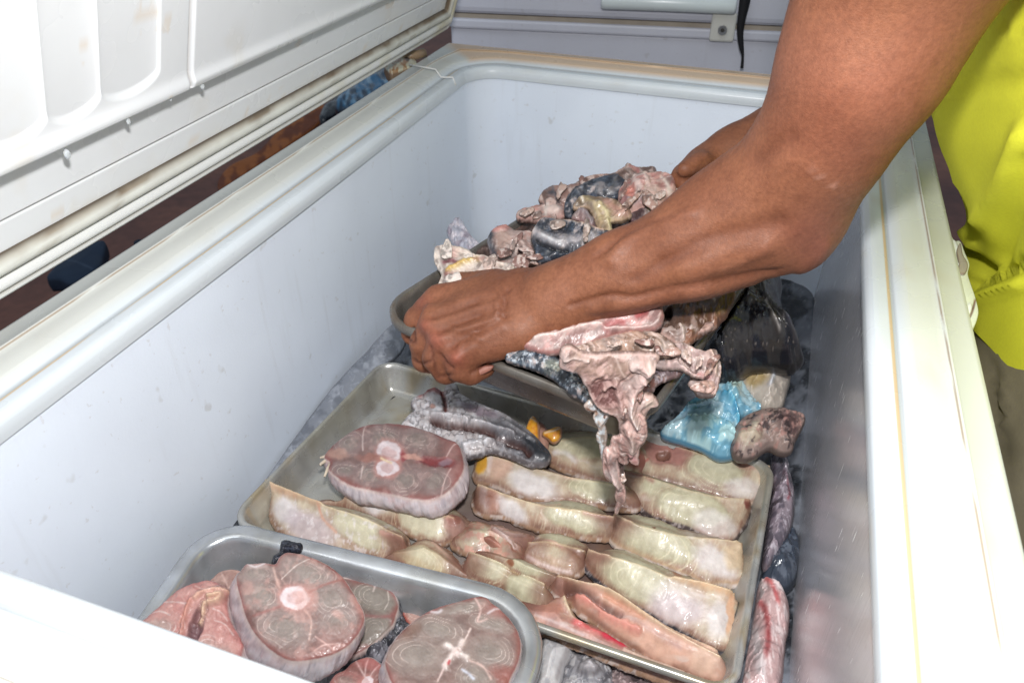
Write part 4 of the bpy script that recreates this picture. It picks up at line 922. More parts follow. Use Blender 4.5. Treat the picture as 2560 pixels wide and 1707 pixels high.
fillet('broad ribbed fillet with a frayed white right end, third from the far rim', 'E8', (925, 240, 960, 165, 1050, 130, 1180, 130, 1350, 170, 1500, 235, 1700, 285, 1850, 325, 1950, 400, 2035, 440, 2050, 560, 2062, 640, 1990, 692, 1860, 680, 1750, 695, 1600, 625, 1400, 545, 1200, 465, 1050, 400, 945, 330),
       lens('E8', 1230, 240, 270, 88, 14) + lens('E8', 1330, 410, 330, 88, 18) + [WP('E8', 1800, 560, 200, 90, 25, .75), ('o', O('E8', 1960, 520, 90, 100), .3, (224, 200, 166), .8), WP('E8', 1780, 300, 60, 30, 30), ('l', q('E8', 940, 180, 1000, 240, 1080, 270), 8, (226, 200, 180), .8, .008), ('l', q('E8', 1560, 390, 1620, 392), 3, (244, 240, 232), .9), ('o', O('E8', 1280, 312, 20, 8, 20), .3, (130, 60, 44), .9), ('e', (222, 190, 150), 4, .5)], ridge=(950, 200, 1080, 280, 1400, 370, 1650, 400, 2030, 430), H=.055, side=(206, 186, 170))
fillet('thick fillet with black skin on its right end, nearest the right rim corner', 'E8', (715, 500, 800, 440, 1000, 415, 1130, 455, 1250, 515, 1450, 595, 1650, 670, 1850, 765, 1950, 860, 2015, 878, 2010, 1000, 1980, 1120, 1955, 1225, 1850, 1240, 1750, 1210, 1600, 1110, 1400, 1010, 1200, 890, 1050, 835, 900, 710, 780, 610),
       lens('E8', 1130, 520, 290, 76, 24) + lens('E8', 1120, 690, 300, 120, 28) + [WP('E8', 1500, 900, 280, 110, 18, .55), ('o', O('E8', 1480, 960, 240, 100, 15), .4, LIL, .7), WP('E8', 1830, 1050, 100, 140, -10, .8), ('o', O('E8', 1480, 680, 40, 60, -20), .35, (176, 112, 84), .8), ('o', O('E8', 1560, 680, 60, 50, 0), .35, (202, 190, 160), .8),
       ('l', q('E8', 1450, 740, 1650, 790, 1900, 860), 7, (228, 188, 150), .9, .008), ('o', O('E8', 1925, 1000, 30, 160, 6), .25, (224, 176, 140), .8), ('o', O('E8', 1990, 1050, 34, 180, 6), .2, (46, 50, 58), .95), ('l', q('E8', 720, 500, 780, 540, 900, 570), 7, (226, 190, 170), .8, .006)], ridge=(730, 510, 900, 570, 1150, 640, 1400, 740, 1700, 800, 1950, 870), H=.06, side=(60, 60, 66), side_ops=(('n', (170, 160, 158), 9, .5, .65, .8),), ext=(.2, 0, 1))
fillet('small fillet with thin white lower lip, just left of the black-skinned one', 'E8', (205, 480, 215, 400, 290, 330, 340, 285, 500, 285, 650, 335, 735, 400, 722, 480, 700, 560, 620, 612, 480, 592, 350, 545),
       lens('E8', 510, 350, 200, 60, 14) + lens('E8', 440, 480, 240, 60, 16, (196, 168, 142)) + [('l', q('E8', 230, 480, 350, 540, 500, 590, 600, 610), 4, (232, 210, 204), .9), ('l', q('E8', 330, 380, 430, 390, 520, 440), 3, (226, 180, 166), .9), ('o', O('E8', 290, 330, 46, 36), .3, (216, 206, 204), .7, .006)], ridge=(240, 400, 420, 400, 720, 470))
fillet('dark pinkish fillet with glistening lumps, left of the small lipped one', 'G2', (1365, 165, 1490, 20, 1650, 60, 1830, 100, 1900, 150, 1835, 250, 1760, 345, 1690, 350, 1600, 300, 1450, 270, 1380, 220),
       [('n', (220, 176, 166), 12, .45, .6, .8), ('l', q('G2', 1520, 110, 1600, 170, 1680, 250, 1700, 290), 6, (240, 226, 222), .8, .01), ('l', q('G2', 1400, 180, 1520, 230, 1600, 290), 6, (228, 160, 140), .8, .01), ('o', O('G2', 1760, 200, 70, 90), .4, (196, 164, 156), .8)], base=(206, 168, 150))
fillet('narrow olive fillet running under the lumpy pink one, ending beside the pink forked fillet', 'G2', (1335, 285, 1480, 285, 1650, 330, 1760, 345, 1900, 420, 2100, 495, 2230, 560, 2150, 610, 2000, 600, 1850, 580, 1720, 520, 1600, 440, 1450, 372),
       lens('G2', 1870, 470, 230, 60, 18) + [('o', O('G2', 1520, 320, 110, 30, 20), .4, (214, 180, 150), .8), ('o', O('G2', 1660, 430, 40, 24, 20), .3, (140, 80, 54), .8), ('l', q('G2', 1450, 350, 1600, 440, 1800, 560, 2000, 610), 4, (226, 196, 150), .8)], H=.03)
fillet('plump shiny olive fillet pressed against the rim of the near tray', 'G2', (1205, 440, 1265, 335, 1400, 355, 1560, 440, 1700, 535, 1850, 590, 2000, 645, 2085, 705, 2100, 780, 2040, 860, 1930, 860, 1800, 760, 1650, 660, 1450, 590, 1250, 520),
       lens('G2', 1450, 470, 220, 80, 22, OLV2) + lens('G2', 1830, 690, 220, 90, 26) + [('o', O('G2', 1610, 460, 50, 26, 20), .3, (150, 86, 54), .8), ('l', q('G2', 1500, 480, 1560, 560), 4, (230, 222, 196), .5), ('o', O('G2', 1240, 400, 40, 60), .4, (206, 160, 140), .7)], ridge=(1270, 370, 1600, 490, 2000, 680), H=.05)
fillet('rounded fillet with a round bone ring cut through, left of centre', 'E7', (640, 370, 720, 330, 850, 345, 1000, 290, 1180, 300, 1330, 350, 1480, 345, 1680, 370, 1800, 415, 1900, 490, 1960, 560, 1920, 640, 1870, 650, 1780, 655, 1650, 692, 1500, 632, 1400, 590, 1300, 525, 1150, 485, 1000, 440, 850, 400),
       lens('E7', 1600, 420, 230, 55, 14) + lens('E7', 1530, 540, 200, 90, 22, OLV2) + [('o', O('E7', 1810, 580, 84, 70), .2, (232, 196, 184), .95, .008), ('o', O('E7', 1805, 568, 52, 40), .2, (196, 136, 122), .9, -.004), WP('E7', 1130, 400, 120, 60, 25), ('o', O('E7', 1350, 400, 60, 50), .4, (176, 100, 82), .7), ('l', q('E7', 1340, 420, 1500, 480, 1700, 530), 3.4, (232, 214, 176), .8), ('l', q('E7', 1000, 310, 1150, 340, 1300, 420), 4, (232, 206, 190), .8)], ridge=(900, 350, 1200, 380, 1450, 460, 1800, 560), H=.045)
fillet('blurry yellow fillet joined to a pink strip, right of the bone ring', 'E7', (1790, 700, 1850, 560, 1950, 515, 2080, 535, 2200, 590, 2330, 640, 2400, 720, 2380, 830, 2300, 900, 2180, 860, 2100, 770, 1950, 770), lens('E7', 1960, 640, 130, 90, -15, OLV2) + [('n', (222, 166, 146), 10, .45, .6, .8), ('l', q('E7', 2100, 640, 2250, 700, 2350, 760), 5, (236, 206, 190), .9, .008)])
fillet('low wedge-shaped fillet with dark hollow end, below the bone ring', 'E7', (1430, 720, 1500, 675, 1600, 670, 1700, 730, 1790, 805, 1880, 925, 1910, 975, 1600, 940, 1350, 870, 1210, 825, 1290, 760), lens('E7', 1500, 830, 260, 80, 22, (208, 192, 156)) + [('l', q('E7', 1620, 700, 1720, 800, 1900, 960), 4, (224, 186, 166), .8)], H=.035)
fillet('long tapering fillet with pointed tip and frosty white flank, leftmost of all', 'E7', (212, 222, 260, 228, 350, 290, 530, 345, 760, 380, 870, 395, 1010, 430, 1150, 485, 1300, 565, 1390, 640, 1405, 700, 1400, 765, 1290, 800, 1210, 825, 1100, 812, 960, 792, 700, 760, 500, 700, 350, 620, 270, 470, 240, 330),
       lens('E7', 1090, 545, 320, 66, 18) + lens('E7', 1030, 650, 250, 90, 22, OLV2) + [WP('E7', 400, 470, 130, 90, 30), ('o', O('E7', 600, 610, 230, 110, 25), .4, LIL, .8), ('n', (236, 228, 228), 9, .58, .72, .6), ('l', q('E7', 250, 270, 450, 360, 560, 390, 700, 450), 6, (230, 188, 156), .9, .01), ('l', q('E7', 680, 450, 720, 560, 820, 650), 3, (222, 170, 146), .8), ('l', q('E7', 1200, 690, 1300, 720, 1390, 745), 6, (228, 184, 166), .9, .006), ('o', O('E7', 230, 240, 26, 20), .3, (190, 196, 208), .8)],
       ridge=(240, 260, 560, 400, 700, 455, 860, 515, 1100, 600, 1380, 735), H=.055)
# forked pink flap
fillet('long pink forked flap folded open over a red spot, along the near rim', 'E8', (425, 715, 550, 685, 700, 715, 860, 785, 1000, 850, 1200, 975, 1400, 1110, 1600, 1195, 1800, 1268, 1905, 1420, 1870, 1520, 1740, 1530, 1500, 1430, 1300, 1335, 1100, 1225, 900, 1085, 800, 1005, 640, 905, 600, 835, 500, 800),
       [('n', (222, 178, 156), 20, .42, .65, .7, 30, 4), ('l', q('E8', 560, 790, 700, 820, 850, 930, 1000, 1020), 6, (110, 84, 78), .85, -.02), ('l', q('E8', 640, 850, 800, 930, 900, 1010, 1150, 1150), 8, (226, 150, 136), .85, .012), ('l', q('E8', 880, 860, 1050, 960, 1200, 1060), 6, (206, 142, 116), .7, -.006),
        ('l', q('E8', 760, 760, 1000, 900, 1300, 1090, 1600, 1240, 1800, 1330), 6, (226, 196, 166), .9, .014), ('l', q('E8', 1000, 1010, 1300, 1180, 1500, 1300), 5, (196, 160, 152), .6), ('o', O('E8', 1700, 1400, 130, 80, 25), .4, (224, 190, 168), .8), ('o', O('E8', 500, 770, 50, 30), .4, (230, 196, 186), .8, .008)],
       name='fish_flap', cat='fish flap', group=None, ridge=(480, 720, 900, 850, 1300, 1120, 1820, 1400), H=.06, base=(216, 170, 150), z=ZF_ + .03)
fillet('pink strip with crimson stain lying along the front rim of the wide tray', 'E8', (90, 850, 250, 860, 400, 840, 520, 800, 560, 830, 640, 1000, 800, 1060, 1000, 1180, 1200, 1300, 1500, 1400, 1720, 1480, 1760, 1540, 1500, 1515, 1200, 1430, 900, 1310, 600, 1190, 350, 1085, 180, 990),
       [('n', (176, 136, 128), 15, .45, .65, .7), ('l', q('E8', 550, 800, 560, 880, 610, 960, 680, 1030), 8, (234, 214, 182), .95, .012), ('l', q('E8', 640, 1040, 760, 1100, 900, 1140, 1040, 1210), 10, (226, 112, 112), .85, .006), ('l', q('E8', 880, 1150, 980, 1190, 1040, 1230), 7, (206, 40, 66), .85), ('l', q('E8', 300, 980, 500, 1060, 700, 1150), 3, (226, 206, 204), .7),
        ('l', q('E8', 1050, 1270, 1300, 1370, 1600, 1470), 7, (232, 208, 190), .8, .006), ('o', O('E8', 420, 930, 100, 60), .4, (190, 130, 110), .6)], name='fish_flap', cat='fish flap', group=None, H=.022, base=(204, 158, 146), z=ZF_ + .02, rag=2)
# steak in the big tray
steak('fish_steak', 'oval fish steak with double bone, lying alone on the wide shallow tray', 'E6', q('E6', 235, 960, 280, 880, 350, 810, 500, 705, 650, 640, 850, 622, 1050, 640, 1250, 695, 1420, 765, 1540, 815, 1590, 920, 1612, 1040, 1570, 1160, 1460, 1290, 1300, 1372, 1150, 1374, 900, 1325, 700, 1285, 500, 1240, 350, 1150, 280, 1080, 290, 1010),
      plane_z(835, 1060, -1.56, (-.04, -.05, 1)), [(830, 790, 190, 130, 5, 4), (1150, 800, 190, 110, 5, 4), (1040, 1190, 180, 130, -10, 4), (700, 1130, 170, 110, 5, 3), (480, 830, 140, 110, -20, 3), (1330, 1200, 150, 130, -20, 3), (450, 1090, 120, 70, 0, 2)], [(880, 930, 120, 112), (860, 1080, 110, 84)],
      [('o', O('E6', 700, 975, 130, 40, 5), .4, (168, 118, 106), .8), ('o', O('E6', 1340, 1010, 190, 55, 5), .3, (134, 64, 66), .9, -.006), ('o', O('E6', 1430, 1020, 70, 30, -5), .3, (150, 130, 140), .8), ('o', O('E6', 1010, 960, 30, 60), .4, (150, 60, 66), .7), ('l', q('E6', 800, 980, 900, 1030), 2.5, (232, 206, 168), .9),
       ('l', q('E6', 650, 640, 620, 760, 620, 900), 1.8, (222, 202, 196), .8), ('l', q('E6', 600, 1180, 620, 1060), 1.8, (222, 202, 196), .7), ('o', O('E6', 1100, 970, 90, 26, 5), .4, (222, 172, 156), .8), ('o', O('E6', 1500, 880, 100, 110, 30), .5, (186, 134, 128), .4), ('o', O('E6', 1530, 1120, 80, 110, 20), .5, (186, 128, 122), .4),
       ('l', q('E6', 1440, 960, 1500, 860, 1560, 820), 1.8, (230, 198, 192), .8), ('l', q('E6', 1480, 1080, 1420, 1200, 1380, 1360), 1.8, (230, 198, 192), .7), ('o', O('E6', 360, 930, 110, 50, 10), .4, (196, 156, 140), .7)], base=(166, 142, 138), thick=.062, ext=(-.22, .02, 1))
for bi_, pts_ in enumerate(((300, 960, 240, 990, 200, 1020, 205, 1030), (310, 1000, 270, 1060, 240, 1140), (300, 930, 240, 945, 195, 955))):
    pv_ = q('E6', *pts_); P3 = np.array([on_z(u, v, -1.57) for u, v in pv_])
    V, F = tube(P3, np.linspace(.007, .003, len(P3)), 6); mesh('fish_bone', V, F, M['flesh'], None, np.tile(lin((222, 206, 184)), (len(V), 1)), True, ('middle one of three pale bone tips at the lone oval steak', 'lowest, longest of three pale bone tips at the lone oval steak', 'topmost of three pale bone tips at the lone oval steak')[bi_], 'fish bone', 'frayed bone tips at the lone oval steak')
# folded dark and silver skin piece
piece('folded_fish_skin', 'folded silvery fish skin darkening to black at its right tip', 'fish skin', q('E6', 990, 640, 1060, 540, 1130, 480, 1095, 410, 1130, 360, 1190, 345, 1260, 290, 1340, 270, 1400, 310, 1450, 235, 1530, 240, 1550, 300, 1640, 370, 1850, 460, 2000, 520, 2150, 620, 2260, 700, 2360, 800, 2440, 900, 2420, 975, 2330, 990, 2240, 985, 2100, 920, 1980, 880, 1850, 862, 1750, 905, 1610, 905, 1560, 830, 1400, 760, 1220, 690, 1080, 650),
      plane_z(1090, 1030, -1.585, (0, -.12, 1)), (206, 200, 200, .1),
      [('n', (226, 224, 228), 12, .45, .6, .8), ('n', (150, 140, 140), 9, .5, .66, .6), ('o', O('E6', 2150, 800, 360, 150, 28), .4, (92, 92, 98), .85), ('o', O('E6', 2330, 880, 170, 90, 30), .4, (52, 56, 62), .8),
       ('l', q('E6', 1310, 610, 1450, 660, 1650, 690, 1850, 730, 1950, 800, 2150, 850, 2250, 930), 7, (84, 56, 52), .95, -.022), ('l', q('E6', 1390, 330, 1420, 420, 1430, 540), 4, (110, 56, 50), .9, -.012), ('l', q('E6', 1180, 350, 1300, 300, 1380, 330), 7, (162, 84, 80), .8, .008), ('o', O('E6', 1300, 490, 30, 20), .4, (170, 120, 104), .7),
       ('o', O('E6', 1750, 510, 200, 50, 16), .4, (140, 122, 134), .7), ('l', q('E6', 1300, 570, 1600, 600, 1850, 680, 2100, 750), 5, (214, 212, 216), .7, .012), ('l', q('E6', 1600, 850, 1750, 830, 1900, 800, 2000, 830), 6, (222, 222, 226), .7, .012), ('l', q('E6', 2000, 620, 2150, 720, 2300, 800), 5, (160, 158, 160), .6, .01),
       ('v', (96, 90, 92), 24, .10, .5, -.004), ('b', .006, 16, 22, 4), ('b', .004, 18)], .028, .022, .6, None, None, 1.7, (110, 104, 106), [('n', (200, 196, 198), 8, .5, .65, .6)], ext=(0, 0, 1))
# ================================================================ SCRAPS HEAPED ON THE HELD TRAY
def scrap(label, zm, outline, surf, ops, base=PINK, thick=.05, H=.05, name='fish_scrap', cat='fish scrap', group='fish scraps heaped on the held tray', side=None, ridge=None, step=1.8, mat=None, rel=.006, ext=None, rag=2.5, pw=.5):
    u0 = q(zm, *outline)
    ang = 17 * (len(label) % 11)
    bops = [('n', tuple(c * .62 for c in base[:3]), 22, .42, .6, .8, ang, 2.2), ('n', (226, 206, 198), 10, .57, .7, .75, ang, 2.6), ('n', (172, 160, 156), 30, .5, .66, .6), ('v', (226, 208, 198), 34, .05, .5, .001), ('e', tuple(min(255, c * 1.15) for c in base[:3]), 2, .7)]
    return piece(name, label, cat, u0, surf, base, bops + list(ops) + [('b', rel * 1.6, 40), ('b', rel * 2.0, 15, ang, 4), ('b', rel * .3, 14)], min(thick * .4, .024), H * .34, pw, None, q(zm, *ridge) if ridge else None, step, side or tuple(c * .72 for c in base[:3]), [('n', (210, 186, 178), 9, .55, .7, .6)], .004, rag, mat, None, group, 3, ext=ext, ragscale=16, ragamp2=2.2)
def hz(zm, x, y, z, n=(0, -.3, .95)):
    c_ = q(zm, x, y)[0]; return plane_z(c_[0], c_[1], z - .045, n)
# the mound everything lies on
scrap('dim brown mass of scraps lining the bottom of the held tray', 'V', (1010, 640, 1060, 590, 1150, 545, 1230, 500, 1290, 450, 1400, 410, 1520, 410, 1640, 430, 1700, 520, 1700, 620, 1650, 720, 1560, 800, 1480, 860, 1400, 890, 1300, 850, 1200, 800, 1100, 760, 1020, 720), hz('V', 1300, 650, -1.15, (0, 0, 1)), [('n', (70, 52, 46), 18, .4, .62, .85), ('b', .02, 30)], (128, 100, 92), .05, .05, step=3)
# far row
scrap('long brownish strip of flesh along the top of the heap, farthest back', 'G3', (0, 470, 20, 400, 70, 350, 130, 325, 300, 320, 400, 270, 520, 222, 700, 208, 800, 160, 880, 126, 960, 152, 1040, 150, 1110, 142, 1135, 210, 1080, 260, 950, 300, 800, 330, 600, 330, 450, 380, 330, 440, 250, 520, 120, 520),
      hz('G3', 500, 300, -1.04, (0, -.45, .9)), [('l', q('G3', 60, 380, 120, 340, 130, 420), 4, (120, 118, 122), .8), ('l', q('G3', 100, 420, 160, 440, 180, 510), 7, (70, 72, 80), .7), ('l', q('G3', 880, 130, 950, 180, 960, 220), 4, (176, 112, 108), .7), ('l', q('G3', 520, 225, 700, 215, 860, 150), 3, (220, 190, 180), .7)], (160, 128, 118), .08, .04)
scrap('charcoal skin draped like a curved band near the top of the heap', 'G3', (250, 610, 245, 540, 262, 450, 340, 355, 440, 300, 560, 255, 700, 225, 780, 240, 835, 290, 800, 360, 750, 435, 650, 445, 560, 440, 470, 425, 390, 440, 340, 510, 330, 580, 300, 620),
      hz('G3', 550, 360, -1.0, (0, -.45, .9)), [('n', (120, 128, 142), 6, .52, .68, .6), ('n', (38, 42, 52), 12, .45, .62, .8), ('l', q('G3', 740, 270, 740, 340, 700, 400), 8, (118, 116, 120), .8), ('l', q('G3', 690, 240, 760, 260, 800, 320), 5, (64, 64, 72), .8)], (70, 78, 92), .05, .04, name='fish_skin_scrap', cat='fish skin', side=(50, 50, 56))
scrap('yellowish glassy membrane folded to a pointed drip, below the charcoal band', 'G3', (330, 530, 390, 440, 480, 425, 560, 440, 660, 450, 745, 470, 800, 520, 870, 560, 885, 620, 800, 660, 690, 672, 700, 765, 650, 770, 590, 740, 550, 690, 540, 640, 500, 560, 440, 530, 380, 550),
      hz('G3', 600, 580, -1.0, (0, -.4, .9)), [('l', q('G3', 600, 560, 650, 600, 675, 680, 690, 750), 9, (226, 212, 168), .9, .012), ('l', q('G3', 420, 450, 520, 520, 560, 600, 600, 700), 7, (190, 172, 132), .8, .008), ('l', q('G3', 650, 500, 760, 560, 860, 590), 9, (196, 150, 136), .8), ('o', O('G3', 780, 610, 80, 40), .4, (206, 166, 152), .8), ('l', q('G3', 400, 450, 430, 500), 3, (236, 226, 210), .8)], (176, 150, 124), .05, .035)
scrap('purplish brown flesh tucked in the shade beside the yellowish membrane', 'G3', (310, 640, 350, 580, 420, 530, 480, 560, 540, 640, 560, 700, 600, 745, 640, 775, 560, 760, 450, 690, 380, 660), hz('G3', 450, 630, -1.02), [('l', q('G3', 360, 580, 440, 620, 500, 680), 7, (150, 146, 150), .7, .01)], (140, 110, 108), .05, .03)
scrap('big cream and rose chunk with a small black hole, right of the charcoal band', 'G3', (770, 500, 775, 420, 800, 340, 880, 280, 960, 235, 1080, 205, 1190, 195, 1300, 225, 1320, 300, 1310, 400, 1240, 450, 1150, 540, 1060, 560, 960, 570, 880, 590, 810, 560),
      hz('G3', 1020, 380, -.98, (0, -.45, .9)), [('o', O('G3', 990, 320, 100, 90), .4, (232, 206, 198), .85, .02), ('o', O('G3', 885, 420, 50, 60), .4, (206, 128, 112), .8, -.006), ('o', O('G3', 962, 450, 26, 24), .3, (50, 34, 30), .9, -.02), ('n', (170, 112, 106), 12, .5, .66, .6), ('l', q('G3', 1190, 250, 1240, 340, 1270, 420), 5, (232, 220, 208), .7), ('o', O('G3', 1130, 440, 120, 60), .4, (216, 188, 176), .7), ('l', q('G3', 860, 500, 930, 510, 990, 480), 6, (196, 190, 196), .8, .01), ('o', O('G3', 820, 500, 40, 50), .4, (140, 92, 92), .7)], (208, 168, 158), .08, .06)
scrap('pale fin-shaped slice with a pink smear, next to the farther hand', 'G3', (1270, 430, 1290, 320, 1300, 240, 1350, 205, 1480, 178, 1600, 148, 1665, 155, 1700, 190, 1760, 240, 1700, 330, 1600, 420, 1450, 470), hz('G3', 1450, 300, -.97, (0, -.45, .9)), [('n', (236, 222, 206), 14, .45, .6, .8), ('o', O('G3', 1430, 290, 50, 30), .4, (184, 118, 116), .8), ('l', q('G3', 1300, 250, 1290, 340, 1270, 420), 4, (240, 228, 220), .8, .008)], (214, 190, 172), .05, .02)
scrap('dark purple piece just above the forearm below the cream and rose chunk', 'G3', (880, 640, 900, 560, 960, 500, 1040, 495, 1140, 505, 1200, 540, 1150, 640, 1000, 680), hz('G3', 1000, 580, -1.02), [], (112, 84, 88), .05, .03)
# left group
scrap('small bright pink knob with a creamy side, left end of the far row', 'E1', (1305, 610, 1345, 560, 1440, 535, 1580, 508, 1700, 508, 1795, 570, 1760, 625, 1640, 645, 1600, 700, 1500, 665, 1420, 645, 1340, 640),
      hz('E1', 1550, 590, -1.08), [('o', O('E1', 1660, 570, 90, 60), .3, (236, 214, 204), .9, .01), ('l', q('E1', 1580, 560, 1590, 640), 4, (240, 226, 216), .8), ('o', O('E1', 1430, 570, 70, 40), .4, (210, 150, 140), .7)], (196, 156, 146), .06, .04)
scrap('slab folded open with charcoal skin above and a silvery band below, over the forearm', 'E1', (1448, 830, 1460, 760, 1500, 690, 1560, 645, 1700, 660, 1850, 675, 2000, 710, 2120, 755, 2260, 790, 2200, 850, 2000, 930, 1800, 1000, 1640, 1040, 1500, 1060, 1490, 980, 1460, 900),
      hz('E1', 1750, 850, -1.03, (0, -.5, .85)), [('n', (100, 110, 126), 5, .5, .66, .7), ('n', (34, 38, 48), 10, .45, .62, .7), ('l', q('E1', 1480, 800, 1600, 870, 1720, 905, 1900, 880, 2050, 860), 13, (176, 170, 172), .95, .014), ('l', q('E1', 1560, 850, 1680, 910, 1760, 930), 4, (226, 226, 228), .9), ('l', q('E1', 1500, 890, 1640, 960, 1800, 980), 3, (26, 28, 34), .9, -.01), ('l', q('E1', 1700, 655, 1900, 690, 2150, 775), 4, (222, 188, 164), .9, .008), ('l', q('E1', 1455, 830, 1500, 700, 1560, 650), 3, (206, 190, 184), .8)], (62, 72, 86), .08, .04, name='fish_skin_scrap', cat='fish skin', side=(60, 56, 60), rel=.004)
scrap('pink-grey chunk with a dark skin strip on its left edge, behind the knuckles', 'E1', (1015, 850, 1050, 780, 1120, 745, 1220, 735, 1300, 780, 1450, 790, 1470, 840, 1480, 950, 1510, 1070, 1400, 1110, 1300, 1130, 1230, 1190, 1130, 1190, 1060, 1060, 1040, 950),
      hz('E1', 1260, 930, -1.10, (0, -.35, .9)), [('l', q('E1', 1045, 800, 1040, 900, 1080, 1000), 9, (64, 68, 78), .9), ('l', q('E1', 1020, 850, 1030, 930), 4, (170, 170, 176), .8), ('o', O('E1', 1150, 780, 90, 40), .4, (214, 150, 142), .8, .01), ('o', O('E1', 1330, 1010, 30, 50), .3, (60, 40, 38), .9, -.02), ('l', q('E1', 1350, 900, 1380, 960, 1400, 1060), 7, (228, 204, 194), .8, .012), ('o', O('E1', 1180, 880, 60, 80), .4, (186, 158, 146), .7)], (186, 150, 140), .08, .05)
scrap('white torn piece with yellow sinew, at the left end of the held tray', 'E1', (470, 1440, 520, 1330, 560, 1200, 520, 1110, 490, 1040, 500, 935, 560, 912, 640, 905, 750, 930, 830, 970, 900, 1005, 980, 1010, 1060, 1040, 1130, 1080, 1240, 1100, 1260, 1160, 1200, 1260, 1050, 1330, 850, 1400, 650, 1450),
      hz('E1', 800, 1150, -1.09, (-.1, -.5, .85)), [('n', (240, 226, 214), 14, .4, .56, .9), ('l', q('E1', 640, 1190, 740, 1120, 860, 1070, 910, 1055), 6, (222, 188, 110), .95, .012), ('l', q('E1', 600, 1090, 660, 1075, 720, 1100), 5, (130, 78, 84), .8), ('l', q('E1', 620, 1220, 690, 1230, 760, 1260), 6, (140, 92, 88), .7), ('o', O('E1', 660, 990, 80, 50), .4, (228, 186, 176), .7), ('l', q('E1', 740, 1210, 850, 1230, 950, 1250), 6, (166, 136, 124), .8, -.008), ('l', q('E1', 900, 1060, 980, 1040), 5, (170, 130, 122), .7), ('l', q('E1', 520, 960, 540, 1060, 580, 1160), 3, (246, 236, 226), .7)], (230, 210, 196), .10, .04)
piece('plastic_bag', 'wisp of clear crumpled plastic film against the left wall beyond the heap', 'plastic film', q('E1', 620, 760, 680, 680, 740, 640, 800, 740, 860, 830, 940, 900, 900, 960, 800, 960, 700, 900), plane_z(1130, 550, -1.35, (0, -.3, .9)), (172, 172, 184), [('n', (214, 206, 212), 8, .5, .66, .8), ('n', (140, 128, 140), 9, .5, .66, .7), ('b', .02, 8)], .04, .02, mat=M['plastic'])
# under and in front of the forearm
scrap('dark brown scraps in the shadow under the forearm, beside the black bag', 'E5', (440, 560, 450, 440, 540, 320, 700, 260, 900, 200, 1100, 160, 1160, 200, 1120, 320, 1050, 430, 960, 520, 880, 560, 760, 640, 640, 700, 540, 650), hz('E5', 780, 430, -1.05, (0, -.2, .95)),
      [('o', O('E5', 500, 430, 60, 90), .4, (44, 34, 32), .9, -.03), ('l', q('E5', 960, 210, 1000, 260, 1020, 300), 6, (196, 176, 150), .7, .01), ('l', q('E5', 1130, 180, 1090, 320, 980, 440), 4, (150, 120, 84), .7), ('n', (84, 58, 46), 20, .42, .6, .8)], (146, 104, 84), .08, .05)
scrap('cream-edged pink flake lit just below the forearm shadow, near the black bag', 'E5', (420, 560, 520, 530, 620, 520, 760, 520, 900, 490, 950, 500, 880, 560, 780, 590, 700, 620, 660, 690, 600, 690, 520, 640, 440, 600), hz('E5', 650, 590, -1.06), [('l', q('E5', 620, 530, 650, 600, 660, 660), 6, (232, 214, 206), .8, .01), ('l', q('E5', 740, 530, 720, 600), 5, (226, 206, 200), .7, .008)], (206, 170, 158), .05, .03)
scrap('long smooth pink slab lying along the lower edge of the forearm', 'E3', (375, 710, 440, 640, 560, 580, 700, 520, 900, 440, 1100, 380, 1300, 360, 1480, 350, 1515, 400, 1505, 520, 1430, 575, 1300, 590, 1150, 610, 1000, 660, 880, 710, 700, 750, 560, 768, 450, 740), hz('E3', 900, 600, -1.03, (0, -.5, .85)),
      [('l', q('E3', 470, 670, 620, 640, 850, 580, 1020, 560), 7, (236, 214, 206), .85, .012), ('l', q('E3', 1060, 580, 1120, 540, 1200, 540), 9, (190, 112, 112), .8), ('l', q('E3', 1320, 480, 1380, 440, 1400, 380), 10, (170, 84, 84), .8), ('l', q('E3', 1050, 590, 1250, 580, 1420, 560, 1500, 500), 4, (232, 212, 206), .8, .008), ('e', (160, 104, 98), 4, .6)], (214, 168, 162), .08, .05, rel=.003)
scrap('black and silver skin along the front rim of the held tray, below the wrist', 'E3', (215, 810, 300, 740, 370, 700, 440, 740, 520, 780, 600, 800, 690, 860, 700, 900, 780, 930, 850, 1010, 920, 1090, 945, 1160, 900, 1180, 800, 1120, 700, 1040, 600, 970, 480, 900, 350, 860), hz('E3', 560, 900, -1.095, (0, -.35, .9)),
      [('n', (196, 206, 214), 4.5, .52, .62, .95), ('n', (40, 48, 58), 9, .48, .62, .8), ('o', O('E3', 610, 890, 70, 60), .4, (196, 200, 176), .5), ('l', q('E3', 560, 920, 640, 960, 700, 990), 5, (44, 48, 54), .8)], (96, 108, 122), .05, .03, name='fish_skin_scrap', cat='fish skin', side=(60, 64, 70), rel=.007, step=1.5)
